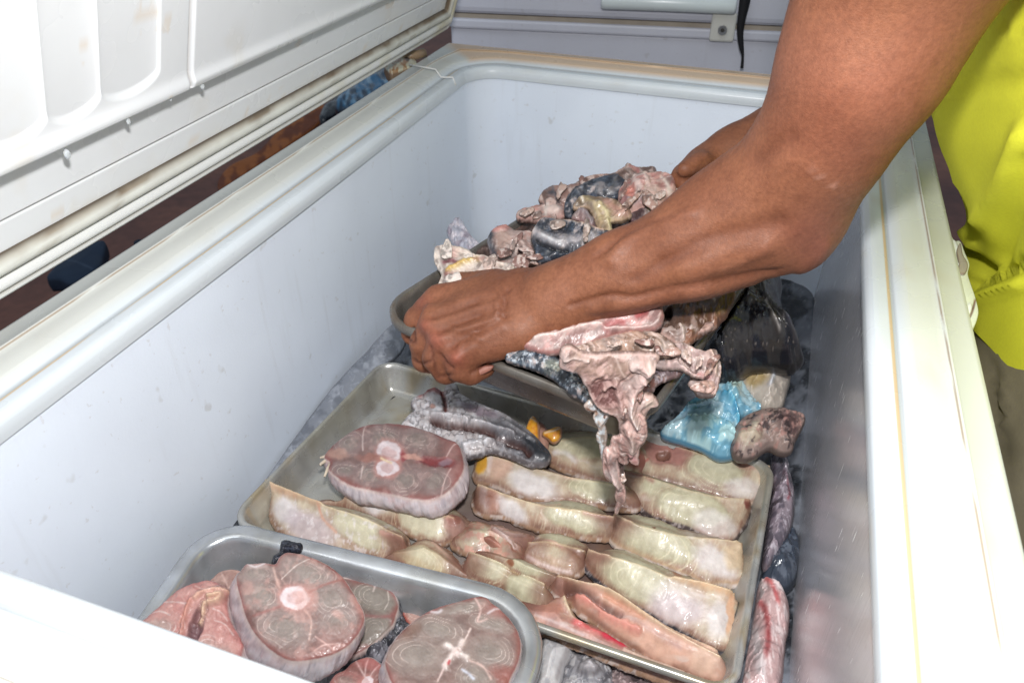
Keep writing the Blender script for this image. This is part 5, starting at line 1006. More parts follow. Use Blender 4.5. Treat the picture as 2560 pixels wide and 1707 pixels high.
# the big drooping piece
scrap('rounded brown-grey muscle glistening on top of the drooping piece, in front of the forearm', 'E3', (700, 760, 800, 720, 900, 690, 1050, 640, 1200, 605, 1350, 590, 1470, 605, 1560, 660, 1620, 720, 1560, 790, 1450, 810, 1300, 800, 1150, 810, 1000, 820, 850, 830, 740, 820), hz('E3', 1150, 710, -1.03, (0, -.5, .85)),
      [('n', (196, 166, 150), 14, .45, .6, .6), ('l', q('E3', 920, 700, 960, 750, 960, 780), 5, (216, 190, 178), .9, .01), ('l', q('E3', 1080, 730, 1100, 780), 6, (216, 190, 178), .8, .01), ('l', q('E3', 1430, 610, 1520, 690, 1540, 760), 3, (222, 200, 190), .7), ('l', q('E3', 900, 680, 1150, 620, 1350, 590), 4, (196, 120, 114), .6)], (168, 136, 118), .07, .06, rel=.004)
scrap('knobbly pale pink flap sticking out right over the blue bag', 'E3', (1450, 860, 1500, 790, 1560, 720, 1690, 690, 1800, 735, 1900, 760, 1960, 745, 1985, 810, 2005, 890, 1990, 1000, 1965, 1090, 1930, 1125, 1830, 1118, 1790, 1060, 1755, 1010, 1880, 1000, 1905, 980, 1800, 960, 1740, 920, 1660, 885, 1560, 890),
      hz('E3', 1750, 870, -1.06, (.1, -.5, .85)), [('n', (232, 214, 208), 9, .5, .64, .8), ('n', (160, 130, 128), 14, .5, .64, .5), ('l', q('E3', 1500, 860, 1600, 870, 1700, 900), 7, (222, 196, 190), .8, .012), ('l', q('E3', 1900, 760, 1960, 860, 1960, 960), 5, (228, 196, 182), .8, .014), ('l', q('E3', 1820, 950, 1910, 975), 5, (206, 146, 142), .8), ('o', O('E3', 1870, 1060, 80, 50), .4, (206, 166, 152), .8, .01)], (204, 178, 170), .06, .035, rel=.008)
scrap('dark wet tissue with a red nub hanging between the drooping piece and the tray', 'E3', (1340, 1090, 1360, 1000, 1430, 900, 1500, 860, 1640, 870, 1700, 900, 1640, 950, 1540, 990, 1460, 1030, 1440, 1070, 1400, 1090), hz('E3', 1480, 960, -1.10), [('n', (190, 180, 186), 6, .55, .66, .9), ('o', O('E3', 1400, 1040, 60, 50), .4, (196, 120, 102), .9, .02), ('o', O('E3', 1540, 930, 80, 40), .4, (120, 104, 108), .7)], (140, 112, 108), .04, .02)
pD = plane3((1290, 830, 1.66), (1490, 830, 1.66), (1400, 1010, 1.76))
scrap('wide grey-pink sheet of flesh drooping over the front rim of the held tray', 'E3', (680, 900, 680, 820, 700, 755, 760, 740, 860, 790, 1000, 800, 1150, 790, 1300, 790, 1450, 800, 1490, 840, 1450, 900, 1440, 980, 1380, 1040, 1340, 1100, 1370, 1140, 1440, 1150, 1475, 1215, 1410, 1240, 1370, 1320, 1390, 1420, 1370, 1520, 1300, 1560, 1200, 1540, 1180, 1430, 1150, 1320, 1080, 1280, 1010, 1250, 940, 1160, 900, 1060, 830, 960, 760, 930), pD,
      [('o', O('E3', 1000, 860, 250, 110, 5), .4, (170, 140, 126), .7), ('o', O('E3', 1040, 1100, 140, 120, 10), .35, (112, 72, 68), .85, -.008), ('n', (200, 168, 164), 4, .62, .7, .5), ('o', O('E3', 1340, 860, 110, 60), .3, (222, 200, 192), .9, .02), ('o', O('E3', 1340, 860, 50, 28), .3, (196, 172, 164), .8, .004), ('o', O('E3', 1170, 880, 70, 60), .35, (150, 124, 110), .8), ('l', q('E3', 690, 820, 780, 800, 900, 830), 4, (224, 204, 196), .8, .006),
       ('l', q('E3', 1130, 800, 1180, 920, 1240, 970), 3, (222, 200, 190), .6), ('l', q('E3', 1400, 900, 1340, 1000, 1270, 1100, 1260, 1250, 1300, 1330), 12, (222, 192, 184), .85, .02), ('l', q('E3', 1260, 1120, 1240, 1220, 1290, 1320), 4, (240, 226, 220), .8, .012), ('l', q('E3', 900, 1010, 1000, 1000, 1100, 1010, 1200, 990), 4, (200, 158, 148), .7), ('l', q('E3', 1040, 1080, 1080, 1030, 1110, 1020), 6, (220, 186, 176), .9, .01), ('l', q('E3', 700, 900, 800, 950, 880, 1060), 4, (206, 206, 214), .8),
       ('o', O('E3', 1420, 1190, 50, 50), .4, (226, 206, 190), .8), ('l', q('E3', 1130, 1000, 1150, 1100, 1190, 1280), 7, (206, 172, 164), .8, .014), ('l', q('E3', 1450, 860, 1420, 940, 1370, 990), 5, (226, 200, 194), .7, .01), ('n', (216, 180, 172), 16, .52, .66, .6), ('e', (216, 190, 182), 3, .6)], (182, 150, 140), .045, .03, rel=.004, name='drooping_fish_piece', cat='fish flesh', group=None)
pE = plane3((1380, 1000, 1.75), (1460, 1000, 1.74), (1420, 1180, 1.89))
scrap('stringy pink tatter hanging down to a thin point above the wide tray', 'E4', (1070, 800, 1180, 720, 1230, 740, 1250, 830, 1245, 900, 1200, 960, 1180, 1040, 1185, 1090, 1140, 1070, 1110, 1020, 1100, 1085, 1060, 1075, 1040, 1040, 1030, 1080, 1050, 1180, 1085, 1290, 1080, 1370, 1050, 1420, 1028, 1468, 1020, 1440, 1040, 1380, 1028, 1340, 1040, 1280, 1015, 1230, 960, 1200, 940, 1150, 935, 1060, 945, 990, 990, 960, 1010, 900, 1080, 870), pE,
      [('l', q('E4', 960, 1000, 980, 1120, 1040, 1240), 5, (232, 206, 200), .7, .01), ('l', q('E4', 1120, 840, 1150, 900, 1140, 1000), 6, (230, 208, 198), .7, .012), ('l', q('E4', 1130, 1000, 1170, 1060), 6, (216, 160, 160), .8), ('l', q('E4', 1030, 900, 1040, 980, 1080, 1060), 4, (160, 120, 112), .6, -.006), ('n', (170, 128, 120), 9, .52, .66, .5)], (214, 178, 168), .025, .018, rel=.005, step=1.4, name='fish_tatter', cat='fish scrap', group='tatters hanging from the held tray', rag=3)
scrap('curly white translucent ribbon hanging left of the pink tatter', 'E4', (790, 655, 830, 620, 870, 625, 920, 670, 980, 690, 960, 740, 930, 790, 945, 850, 940, 930, 930, 1000, 950, 1060, 940, 1100, 915, 1000, 905, 930, 890, 880, 910, 830, 880, 780, 860, 730, 880, 690, 830, 690), plane3((1330, 940, 1.76), (1400, 940, 1.75), (1370, 1060, 1.84)),
      [('n', (214, 222, 226), 8, .45, .6, .9), ('l', q('E4', 810, 660, 870, 690, 880, 700), 4, (170, 120, 96), .8), ('l', q('E4', 900, 880, 920, 960, 930, 1040), 3, (230, 238, 242), .9), ('o', O('E4', 950, 725, 10, 10), .3, (90, 60, 50), .8)], (216, 196, 182), .015, .014, rel=.004, step=1.3, name='fish_tatter', cat='fish scrap', group='tatters hanging from the held tray', rag=1)

# ================================================================ BAGS AND FROZEN LUMPS AROUND THE TRAYS
def lump(name, label, cat, zm, outline, z, ops, base, thick=.3, H=.08, n=(0, -.2, 1), mat='flesh', side=None, group=None, step=2.2, rel=.012, ext=None, rag=2):
    u0 = q(zm, *outline); c_ = u0.mean(0)
    return piece(name, label, cat, u0, plane_z(c_[0], c_[1], z, n), base, list(ops) + [('b', rel * 1.2, 40), ('v', tuple(min(255, c * 1.3) for c in base[:3]), 30, .05, .5, rel * .4), ('b', rel * .25, 15)], thick * .22, H * 1.1, .5, None, None, step, side or tuple(c * .7 for c in base[:3]), [], .006, rag, M[mat], None, group, 5, ext=ext, sidescale=60, ragscale=40)
lump('ice_sheet', 'bed of wet dark plastic and ice under and between the trays', 'ice', 'V', (395, 1750, 420, 1450, 540, 1190, 700, 1010, 860, 815, 930, 740, 1000, 690, 1110, 560, 1300, 540, 1500, 540, 1800, 560, 1880, 700, 1900, 900, 1930, 1200, 1960, 1750, 1500, 1900, 900, 1900), -1.76, [('n', (84, 88, 94), 70, .42, .6, .8), ('n', (132, 138, 146), 50, .56, .7, .6), ('n', (28, 30, 34), 60, .50, .62, .9)], (108, 112, 120), .35, .02, (0, 0, 1), 'plastic', step=5, rel=.012)
lump('ice_sheet', 'ragged strip of grey frosty film between left wall and wide tray', 'frost', 'V', (900, 745, 935, 760, 915, 810, 880, 835, 820, 900, 760, 965, 700, 1035, 650, 1090, 600, 1150, 590, 1130, 640, 1060, 690, 990, 735, 930, 780, 870, 835, 815), -1.68, [('n', (168, 172, 180), 24, .55, .66, .6), ('n', (100, 104, 112), 30, .45, .6, .7)], (128, 132, 140), .06, .01, (0, -.1, 1), 'plastic', rel=.004)
lump('plastic_bag', 'thin black plastic bag bulging up beside the right end of the held tray', 'plastic bag', 'E5', (1120, 260, 1180, 160, 1300, 90, 1420, 60, 1560, 20, 1605, 60, 1590, 200, 1612, 330, 1620, 450, 1680, 540, 1750, 640, 1800, 720, 1815, 790, 1760, 840, 1700, 880, 1500, 870, 1320, 880, 1230, 930, 1150, 980, 1060, 1010, 980, 960, 900, 820, 950, 700, 1020, 560, 1080, 420), -1.36,
     [('n', (78, 74, 70), 30, .48, .66, .7), ('n', (24, 26, 34), 20, .46, .6, .8), ('l', q('E5', 1440, 250, 1480, 420, 1520, 560, 1620, 640, 1780, 790), 4, (86, 86, 88), .8, .03), ('l', q('E5', 1180, 200, 1150, 400, 1060, 620), 4, (84, 74, 60), .7, .02), ('l', q('E5', 1500, 590, 1560, 690, 1620, 780), 3, (170, 164, 160), .7, .01), ('l', q('E5', 1550, 520, 1640, 600, 1720, 720), 6, (60, 62, 76), .7, .02), ('n', (150, 140, 130), 5, .72, .8, .6)], (50, 48, 48), .3, .16, (-.2, -.3, .9), 'plastic', rel=.012)
lump('frozen_fish_chunk', 'frosted pale chunk with yellow innards poking out below the black bag', 'fish chunk', 'D', (1015, 160, 1050, 120, 1090, 100, 1160, 98, 1230, 90, 1278, 95, 1280, 150, 1260, 220, 1240, 290, 1180, 310, 1120, 290, 1060, 230), -1.50, [('o', O('D', 1130, 130, 80, 36), .4, (226, 230, 238), .9), ('o', O('D', 1120, 200, 50, 40), .4, (190, 160, 96), .7), ('l', q('D', 1190, 120, 1200, 170, 1170, 250), 4, (240, 244, 250), .9, .01), ('l', q('D', 1240, 100, 1245, 180), 6, (190, 160, 156), .7)], (196, 186, 174), .3, .06)
lump('plastic_bag', 'bright blue translucent bag with pale fish inside, by the right inner wall', 'plastic bag', 'D', (690, 412, 740, 360, 806, 296, 880, 220, 930, 172, 1000, 145, 1040, 165, 1090, 230, 1140, 300, 1130, 340, 1060, 360, 1040, 420, 1035, 500, 960, 520, 880, 480, 780, 445), -1.53,
     [('o', O('D', 920, 440, 130, 60, 10), .4, (176, 216, 220), .9, .03), ('o', O('D', 1010, 250, 40, 80, 15), .4, (190, 214, 204), .9, .02), ('o', O('D', 830, 340, 80, 40), .5, (126, 170, 196), .7), ('l', q('D', 960, 290, 1010, 330, 1040, 400), 5, (60, 160, 200), .9, .03), ('l', q('D', 680, 400, 780, 320, 860, 280), 5, (76, 170, 208), .8, .02), ('n', (80, 146, 180), 26, .5, .64, .6), ('l', q('D', 800, 330, 900, 310, 960, 340), 3, (190, 220, 232), .7, .015)], (160, 190, 200), .2, .05, (0, -.25, .95), 'plastic', side=(80, 130, 156), rel=.022)
lump('frosty_fish_lump', 'brownish frozen fish head chunk with a torn dark end, right of the blue bag', 'fish head', 'D', (1025, 500, 1025, 440, 1045, 370, 1100, 330, 1180, 310, 1260, 312, 1340, 335, 1325, 390, 1300, 440, 1280, 495, 1235, 500, 1180, 475, 1110, 515, 1060, 525), -1.50, [('o', O('D', 1090, 440, 60, 50, -35), .35, (206, 190, 166), .9, .02), ('o', O('D', 1270, 390, 60, 60), .4, (90, 66, 66), .7), ('n', (190, 146, 136), 9, .55, .68, .8), ('n', (60, 50, 52), 10, .6, .7, .8), ('l', q('D', 1110, 400, 1090, 460, 1060, 500), 4, (226, 216, 196), .7)], (158, 138, 130), .2, .035, (0, -.3, .95), rel=.02, rag=4)
lump('wrapped_fish', 'fish in glossy blood-streaked film along the right rim of the wide tray', 'wrapped fish', 'D', (1196, 520, 1200, 492, 1235, 495, 1262, 530, 1278, 600, 1292, 680, 1290, 780, 1262, 870, 1225, 950, 1180, 1010, 1158, 1000, 1170, 900, 1186, 760, 1198, 640), -1.67, [('n', (200, 192, 200), 6, .54, .64, .9), ('l', q('D', 1220, 520, 1245, 600, 1255, 680), 6, (222, 216, 220), .9, .02), ('l', q('D', 1240, 650, 1270, 720, 1262, 760), 3, (140, 44, 52), .6), ('l', q('D', 1190, 560, 1210, 700, 1190, 850), 10, (112, 100, 112), .7), ('n', (80, 74, 84), 16, .5, .64, .7)], (146, 134, 142), .2, .04, (-.1, 0, 1), 'plastic', rel=.014)
lump('plastic_bag', 'dark slate plastic crumpled below the wrapped fish by the right wall', 'plastic bag', 'D', (1156, 1030, 1180, 985, 1230, 920, 1290, 860, 1320, 940, 1300, 1060, 1250, 1120, 1150, 1110), -1.72, [('n', (104, 112, 124), 12, .5, .64, .8)], (58, 66, 78), .2, .05, (-.2, 0, 1), 'plastic', rel=.02)
lump('fish_scrap', 'pink and crimson scraps in clear film, lowest along the right inner wall', 'fish scrap', 'D', (1135, 1110, 1165, 1075, 1230, 1110, 1262, 1200, 1250, 1350, 1230, 1500, 1200, 1620, 1056, 1640, 1068, 1500, 1104, 1300), -1.73, [('n', (226, 210, 208), 9, .5, .62, .9, 80, 3), ('l', q('D', 1140, 1230, 1170, 1300, 1178, 1400, 1168, 1480), 7, (132, 36, 38), .6), ('l', q('D', 1170, 1120, 1200, 1160, 1220, 1230), 6, (190, 70, 70), .7), ('l', q('D', 1110, 1350, 1130, 1480, 1150, 1600), 12, (200, 190, 190), .8)], (190, 160, 158), .2, .04, (-.2, 0, 1), 'plastic', rel=.012)
lump('frozen_fish', 'white frosted fish belly with fine ridges, under the front rim of the wide tray', 'frozen fish', 'G4', (740, 760, 820, 790, 1000, 850, 1180, 940, 1180, 1020, 1120, 1150, 1060, 1300, 960, 1700, 500, 1700, 540, 1500, 620, 1250, 700, 950), -1.70, [('n', (196, 196, 200), 6, .5, .66, .8, 105, 5), ('l', q('G4', 1150, 960, 1050, 1200, 960, 1500), 5, (186, 180, 180), .8)], (226, 224, 224), .2, .04, (0, -.2, 1), rel=.004)
lump('frozen_fish', 'grey streaked fish flank lying right of the white frosted belly', 'frozen fish', 'G4', (1180, 970, 1300, 990, 1500, 1060, 1700, 1150, 1850, 1250, 1900, 1500, 1880, 1800, 900, 1800, 1000, 1450, 1080, 1200), -1.72, [('n', (110, 110, 116), 7, .45, .64, .9, 110, 5), ('n', (206, 204, 204), 14, .55, .68, .8), ('o', O('G4', 1500, 1400, 200, 120), .4, (186, 180, 182), .7, .03)], (156, 154, 158), .2, .05, (0, -.2, 1), rel=.012)
lump('frozen_fish', 'pinkish grey fish heap further right under the front rim of the wide tray', 'frozen fish', 'V', (1400, 1530, 1450, 1520, 1550, 1560, 1650, 1600, 1720, 1640, 1700, 1750, 1400, 1750, 1380, 1620), -1.74, [('n', (96, 84, 86), 14, .45, .62, .9), ('n', (190, 170, 168), 9, .56, .68, .8)], (140, 122, 122), .2, .05, (0, -.2, 1), rel=.016)
# thin torn flakes and membranes growing out of the larger scraps: parts of their scrap
def flakes(prefix_label, zm, pts, n_=3, z=-1.03, cols=((214, 186, 176), (184, 150, 138), (200, 174, 162), (150, 116, 108))):
    par = next(o for o in col.objects if o.get('label', '').startswith(prefix_label))
    uvs = q(zm, *pts)
    for i, (u, v) in enumerate(uvs):
        r_ = random.Random(int(u * 7 + v * 13)); k = r_.randint(6, 9); L = r_.uniform(12, 30); a0 = r_.uniform(0, 6.28); el_ = r_.uniform(.3, .6)
        ol = []
        for j in range(k):
            a = 2 * math.pi * j / k; rr = L * r_.uniform(.6, 1.25); x, y = rr * math.cos(a), rr * math.sin(a) * el_
            ol += [u + x * math.cos(a0) - y * math.sin(a0), v + x * math.sin(a0) + y * math.cos(a0)]
        c_ = cols[r_.randint(0, len(cols) - 1)]
        nn = (r_.uniform(-.25, .25), r_.uniform(-.6, -.2), 1)
        piece('torn_flake', None, None, q('V', *ol), plane_z(u, v, z - .025 + r_.uniform(0, .02), nn), c_, [('n', (236, 222, 214), 7, .5, .64, .8), ('n', tuple(x * .6 for x in c_), 9, .52, .66, .7), ('b', .004, 14)], .005, .003, .8, parent=par, rag=3, ragscale=5, step=1.7, levels=2, bulge=0, side=tuple(x * .8 for x in c_))
flakes('long brownish strip', 'G3', (200, 370, 420, 290, 640, 260, 900, 190, 1060, 200), z=-1.07)
flakes('big cream and rose', 'G3', (850, 330, 1010, 270, 1130, 330, 900, 470, 1180, 420, 1080, 470), z=-1.0)
flakes('small bright pink knob', 'E1', (1380, 590, 1500, 620, 1640, 540), z=-1.10)
flakes('pink-grey chunk', 'E1', (1150, 820, 1300, 880, 1400, 960, 1180, 980, 1330, 1060, 1430, 1030), z=-1.11)
flakes('white torn piece', 'E1', (620, 960, 820, 1020, 1000, 1100, 700, 1260, 1100, 1170), z=-1.09, cols=((240, 228, 218), (226, 200, 188), (200, 170, 160)))
flakes('slab folded open', 'E1', (1700, 700, 1980, 760), z=-1.03, cols=((80, 88, 100), (180, 160, 150)))
flakes('knobbly pale pink', 'E3', (1600, 760, 1720, 800, 1830, 850, 1900, 930, 1860, 1060, 1940, 850), z=-1.06)
flakes('wide grey-pink', 'E3', (800, 820, 960, 900, 1100, 1030, 1280, 900, 1330, 1130, 1210, 1260, 1400, 960), z=-1.06)
flakes('rounded brown-grey', 'E3', (900, 740, 1130, 700, 1380, 680, 1500, 760), z=-1.02)
flakes('dark brown scraps', 'E5', (620, 350, 800, 300, 900, 420, 740, 480, 1040, 260), z=-1.08, cols=((130, 92, 74), (90, 66, 56), (176, 140, 120)))
flakes('stringy pink', 'E4', (1150, 900, 1090, 980, 1180, 820, 1000, 1080, 1060, 1150), z=-1.30)
flakes('dim brown mass', 'V', (1180, 560, 1230, 590, 1270, 520, 1330, 560, 1490, 430, 1540, 440, 1640, 460, 1200, 620, 1480, 760, 1560, 740, 1440, 820), z=-1.09)
# ================================================================ PERSON
def capsules():
    """(point a, point b, ra, rb, blend)"""
    c = []
    D = at_depth
    def chain(pts, k=.05):
        for a, b_ in zip(pts[:-1], pts[1:]): c.append((a[0], b_[0], a[1], b_[1], k))
    # near arm
    sh = D(2180, -330, 1.22); up = D(2060, -40, 1.36); u2 = D(1978, 150, 1.44); u3 = D(1888, 325, 1.56)
    el = D(1826, 472, 1.69); ol = D(1836, 543, 1.72)
    f1 = D(1735, 505, 1.74); f2 = D(1590, 568, 1.80); f3 = D(1430, 626, 1.87); wr = D(1262, 690, 1.94)
    chain([(sh, .19), (up, .157), (u2, .143), (u3, .120), (el, .104)], .06)
    chain([(el, .108), (f1, .120), (f2, .110), (f3, .092), (wr, .083)], .06)
    c.append((ol, D(1780, 530, 1.74), .054, .06, .07))
    c.append((D(1800, 400, 1.66), D(1660, 470, 1.76), .10, .08, .08))
    wl = D(1225, 752, 1.93); wu = D(1215, 665, 2.0)
    c.append((wl, D(1330, 700, 1.92), .045, .06, .05)); c.append((wu, D(1350, 640, 1.95), .045, .06, .05))
    # hand: metacarpals
    mc = [D(1010, 692, 2.07), D(1004, 740, 2.01), D(1024, 783, 1.97), D(1056, 816, 1.945)]
    root = [D(1190, 665, 2.02), D(1180, 700, 1.98), D(1185, 735, 1.95), D(1190, 765, 1.93)]
    for a, b_, r in zip(root, mc, (.050, .050, .048, .044)): c.append((a, b_, .055, r * .92, .035))
    c.append((D(1100, 730, 2.03), D(1180, 715, 2.0), .075, .075, .05))
    fingers = [
        [(mc[0], .044), (D(960, 735, 2.10), .037), (D(950, 765, 2.14), .033), (D(975, 790, 2.2), .028)],
        [(mc[1], .044), (D(974, 788, 2.04), .038), (D(976, 826, 2.07), .034), (D(1005, 838, 2.12), .029)],
        [(mc[2], .044), (D(1004, 822, 1.985), .038), (D(1024, 852, 2.0), .034), (D(1052, 852, 2.05), .028)],
        [(mc[3], .040), (D(1056, 846, 1.955), .034), (D(1082, 857, 1.965), .030), (D(1116, 845, 1.985), .025)]]
    fc = []
    for fch in fingers:
        for a, b_ in zip(fch[:-1], fch[1:]): fc.append((a[0], b_[0], a[1], b_[1], .010))
    # thumb hooked over the inside of the rim on the far side of the hand
    fc.append((D(1140, 655, 2.06), D(1060, 655, 2.16), .045, .036, .02)); fc.append((D(1060, 655, 2.16), D(1010, 690, 2.22), .036, .028, .012))
    # far arm
    s2 = np.array([.62, 3.0, .15]); e2 = D(1905, 255, 2.55); w2 = D(1690, 352, 2.52); h2 = D(1620, 385, 2.50)
    chain([(s2, .18), (e2, .13), (w2, .088)], .05)
    chain([(w2, .085), (h2, .075)], .04)
    for i, (u, v) in enumerate(((1560, 400), (1575, 415), (1590, 430), (1605, 445))):
        k1 = D(u + 20, v - 8, 2.46); k2 = D(u, v + 6, 2.42); k3 = D(u + 4, v + 26, 2.44)
        fc.append((h2, k1, .05, .038, .02)); fc.append((k1, k2, .036, .032, .01)); fc.append((k2, k3, .032, .026, .01))
    fc.append((h2, D(1610, 370, 2.40), .05, .034, .02)); fc.append((D(1610, 370, 2.40), D(1570, 390, 2.36), .034, .027, .01))
    # torso, neck, head
    hip = np.array([1.22, 2.25, -1.15]); ch = np.array([.86, 2.28, .1]); nk = np.array([.58, 2.28, .62]); hd = np.array([.42, 2.28, 1.0])
    for dy in (-.22, .22):
        c.append((hip + [0, dy, 0], ch + [0, dy, 0], .26, .27, .1))
    c.append((sh, ch + [.0, -.25, .15], .19, .22, .1)); c.append((s2, ch + [0, .3, .15], .19, .22, .1))
    c.append((ch + [0, 0, .2], nk, .17, .15, .1)); c.append((nk, hd, .15, .24, .08)); c.append((hd, hd + [-.05, 0, .22], .25, .25, .06))
    c.append((hd + [-.20, 0, -.02], hd + [-.27, 0, -.06], .05, .035, .05)); c.append((hd + [-.14, 0, -.18], hd + [-.19, 0, -.18], .1, .07, .06))
    for sy in (-1, 1): c.append((hd + [.02, .25 * sy, .02], hd + [.04, .27 * sy, .06], .04, .04, .03))
    return c, fc
def axis(lo, hi, flo, fhi, fine, coarse):
    a = list(np.arange(lo, flo, coarse)) + list(np.arange(flo, fhi, fine)) + list(np.arange(fhi, hi, coarse)); return np.array(a)
def sdf_mesh(groups, ax, ay, az):
    F = np.full((len(ax), len(ay), len(az)), 1.0, np.float32)
    for gi, caps in enumerate(groups):
        for (a, b_, ra, rb, k) in caps:
            m_ = max(ra, rb) + k + .06; lo = np.minimum(a, b_) - m_; hi = np.maximum(a, b_) + m_
            s = [slice(*np.searchsorted(x, (l, h))) for x, l, h in zip((ax, ay, az), lo, hi)]
            if any(t.stop <= t.start for t in s): continue
            X, Y_, Z_ = ax[s[0]][:, None, None], ay[s[1]][None, :, None], az[s[2]][None, None, :]
            ab = b_ - a; L = ab @ ab
            t = np.clip(((X - a[0]) * ab[0] + (Y_ - a[1]) * ab[1] + (Z_ - a[2]) * ab[2]) / L, 0, 1)
            d = np.sqrt((X - a[0] - t * ab[0]) ** 2 + (Y_ - a[1] - t * ab[1]) ** 2 + (Z_ - a[2] - t * ab[2]) ** 2) - (ra + (rb - ra) * t)
            f = F[s[0], s[1], s[2]]; h = np.clip(.5 + .5 * (f - d) / k, 0, 1)
            F[s[0], s[1], s[2]] = (f * (1 - h) + d * h - k * h * (1 - h)).astype(np.float32)
    # surface nets
    S = F < 0
    c8 = np.zeros(tuple(n_ - 1 for n_ in F.shape), np.int8)
    for i in (0, 1):
        for j in (0, 1):
            for k in (0, 1): c8 += S[i:F.shape[0] - 1 + i, j:F.shape[1] - 1 + j, k:F.shape[2] - 1 + k]
    act = (c8 > 0) & (c8 < 8); I, J, K = np.nonzero(act)
    vid = -np.ones(act.shape, np.int64); vid[I, J, K] = np.arange(len(I))
    acc = np.zeros((len(I), 3)); cnt = np.zeros(len(I))
    cor = [(i, j, k) for i in (0, 1) for j in (0, 1) for k in (0, 1)]
    for a in cor:
        for d in range(3):
            if a[d]: continue
            b_ = list(a); b_[d] = 1
            f0 = F[I + a[0], J + a[1], K + a[2]]; f1 = F[I + b_[0], J + b_[1], K + b_[2]]
            mk = (f0 < 0) != (f1 < 0); t = np.where(mk, f0 / (f0 - f1 + 1e-12), 0)
            p0 = np.stack([ax[I + a[0]], ay[J + a[1]], az[K + a[2]]], 1); p1 = np.stack([ax[I + b_[0]], ay[J + b_[1]], az[K + b_[2]]], 1)
            acc += np.where(mk[:, None], p0 + (p1 - p0) * t[:, None], 0); cnt += mk
    V = acc / cnt[:, None]
    quads = []
    for d in range(3):
        sl0 = [slice(1, -1)] * 3; sl0[d] = slice(0, F.shape[d] - 1)
        a = [slice(1, F.shape[x] - 1) for x in range(3)]; a[d] = slice(0, F.shape[d] - 1)
        b_ = list(a); b_[d] = slice(1, F.shape[d])
        A, B = S[tuple(a)], S[tuple(b_)]
        ch = A != B; i, j, k = np.nonzero(ch); ins = A[i, j, k]
        g = [i + 1, j + 1, k + 1]; g[d] = [i, j, k][d]
        e1, e2 = [x for x in range(3) if x != d]
        def vv(o1, o2):
            gg = [x.copy() for x in g]; gg[e1] = gg[e1] - o1; gg[e2] = gg[e2] - o2; return vid[gg[0], gg[1], gg[2]]
        qd = np.stack([vv(1, 1), vv(0, 1), vv(0, 0), vv(1, 0)], 1)
        fl_ = ins if d != 1 else ~ins
        qd = np.where(fl_[:, None], qd, qd[:, ::-1])
        quads.append(qd)
    Q = np.concatenate(quads); Q = Q[(Q >= 0).all(1)]
    return V, Q
def vnormals(V, Q):
    fn = np.cross(V[Q[:, 2]] - V[Q[:, 0]], V[Q[:, 3]] - V[Q[:, 1]]); N = np.zeros_like(V)
    for k in range(4): np.add.at(N, Q[:, k], fn)
    return N / (np.linalg.norm(N, axis=1)[:, None] + 1e-12)
def smooth(V, Q, it, wgt=None):
    n_ = len(V); e = np.concatenate([Q[:, [0, 1]], Q[:, [1, 2]], Q[:, [2, 3]], Q[:, [3, 0]]])
    cnt = np.bincount(e[:, 0], minlength=n_) + np.bincount(e[:, 1], minlength=n_)
    for _ in range(it):
        S = np.stack([np.bincount(e[:, 0], V[e[:, 1], k], n_) + np.bincount(e[:, 1], V[e[:, 0], k], n_) for k in range(3)], 1) / cnt[:, None]
        V = V + (S - V) * (.5 if wgt is None else .5 * wgt[:, None])
    return V
c1, c2 = capsules()
ax = axis(-1.02, 1.7, -.93, -.30, .0068, .016); ay = axis(1.2, 3.3, 1.32, 1.92, .0068, .016); az = axis(-1.6, 1.6, -1.38, -.92, .0068, .016)
BV, BQ = sdf_mesh([c1, c2], ax, ay, az)
hand = sm(-.35, -.5, BV[:, 0])
BV = smooth(BV, BQ, 6, 1 - .75 * hand); BV = smooth(BV, BQ, 2)
N = vnormals(BV, BQ)
if (N * (BV - BV.mean(0))).sum() < 0: BQ = BQ[:, ::-1]; N = -N
pv = proj(BV); face = ((N * BV).sum(1) < 0) & (pv[:, 2] < 2.35)
uv = pv[:, :2]
def emb(pts, w_, amp):
    global BV
    d, _, _ = seg_dist(uv, spline(pts, False, 5)); g = np.exp(-(d / w_) ** 2) * face
    BV += N * (g * amp)[:, None]; return g
skinC = np.tile(np.array([174., 112, 80]), (len(BV), 1))
g_all = np.zeros(len(BV))
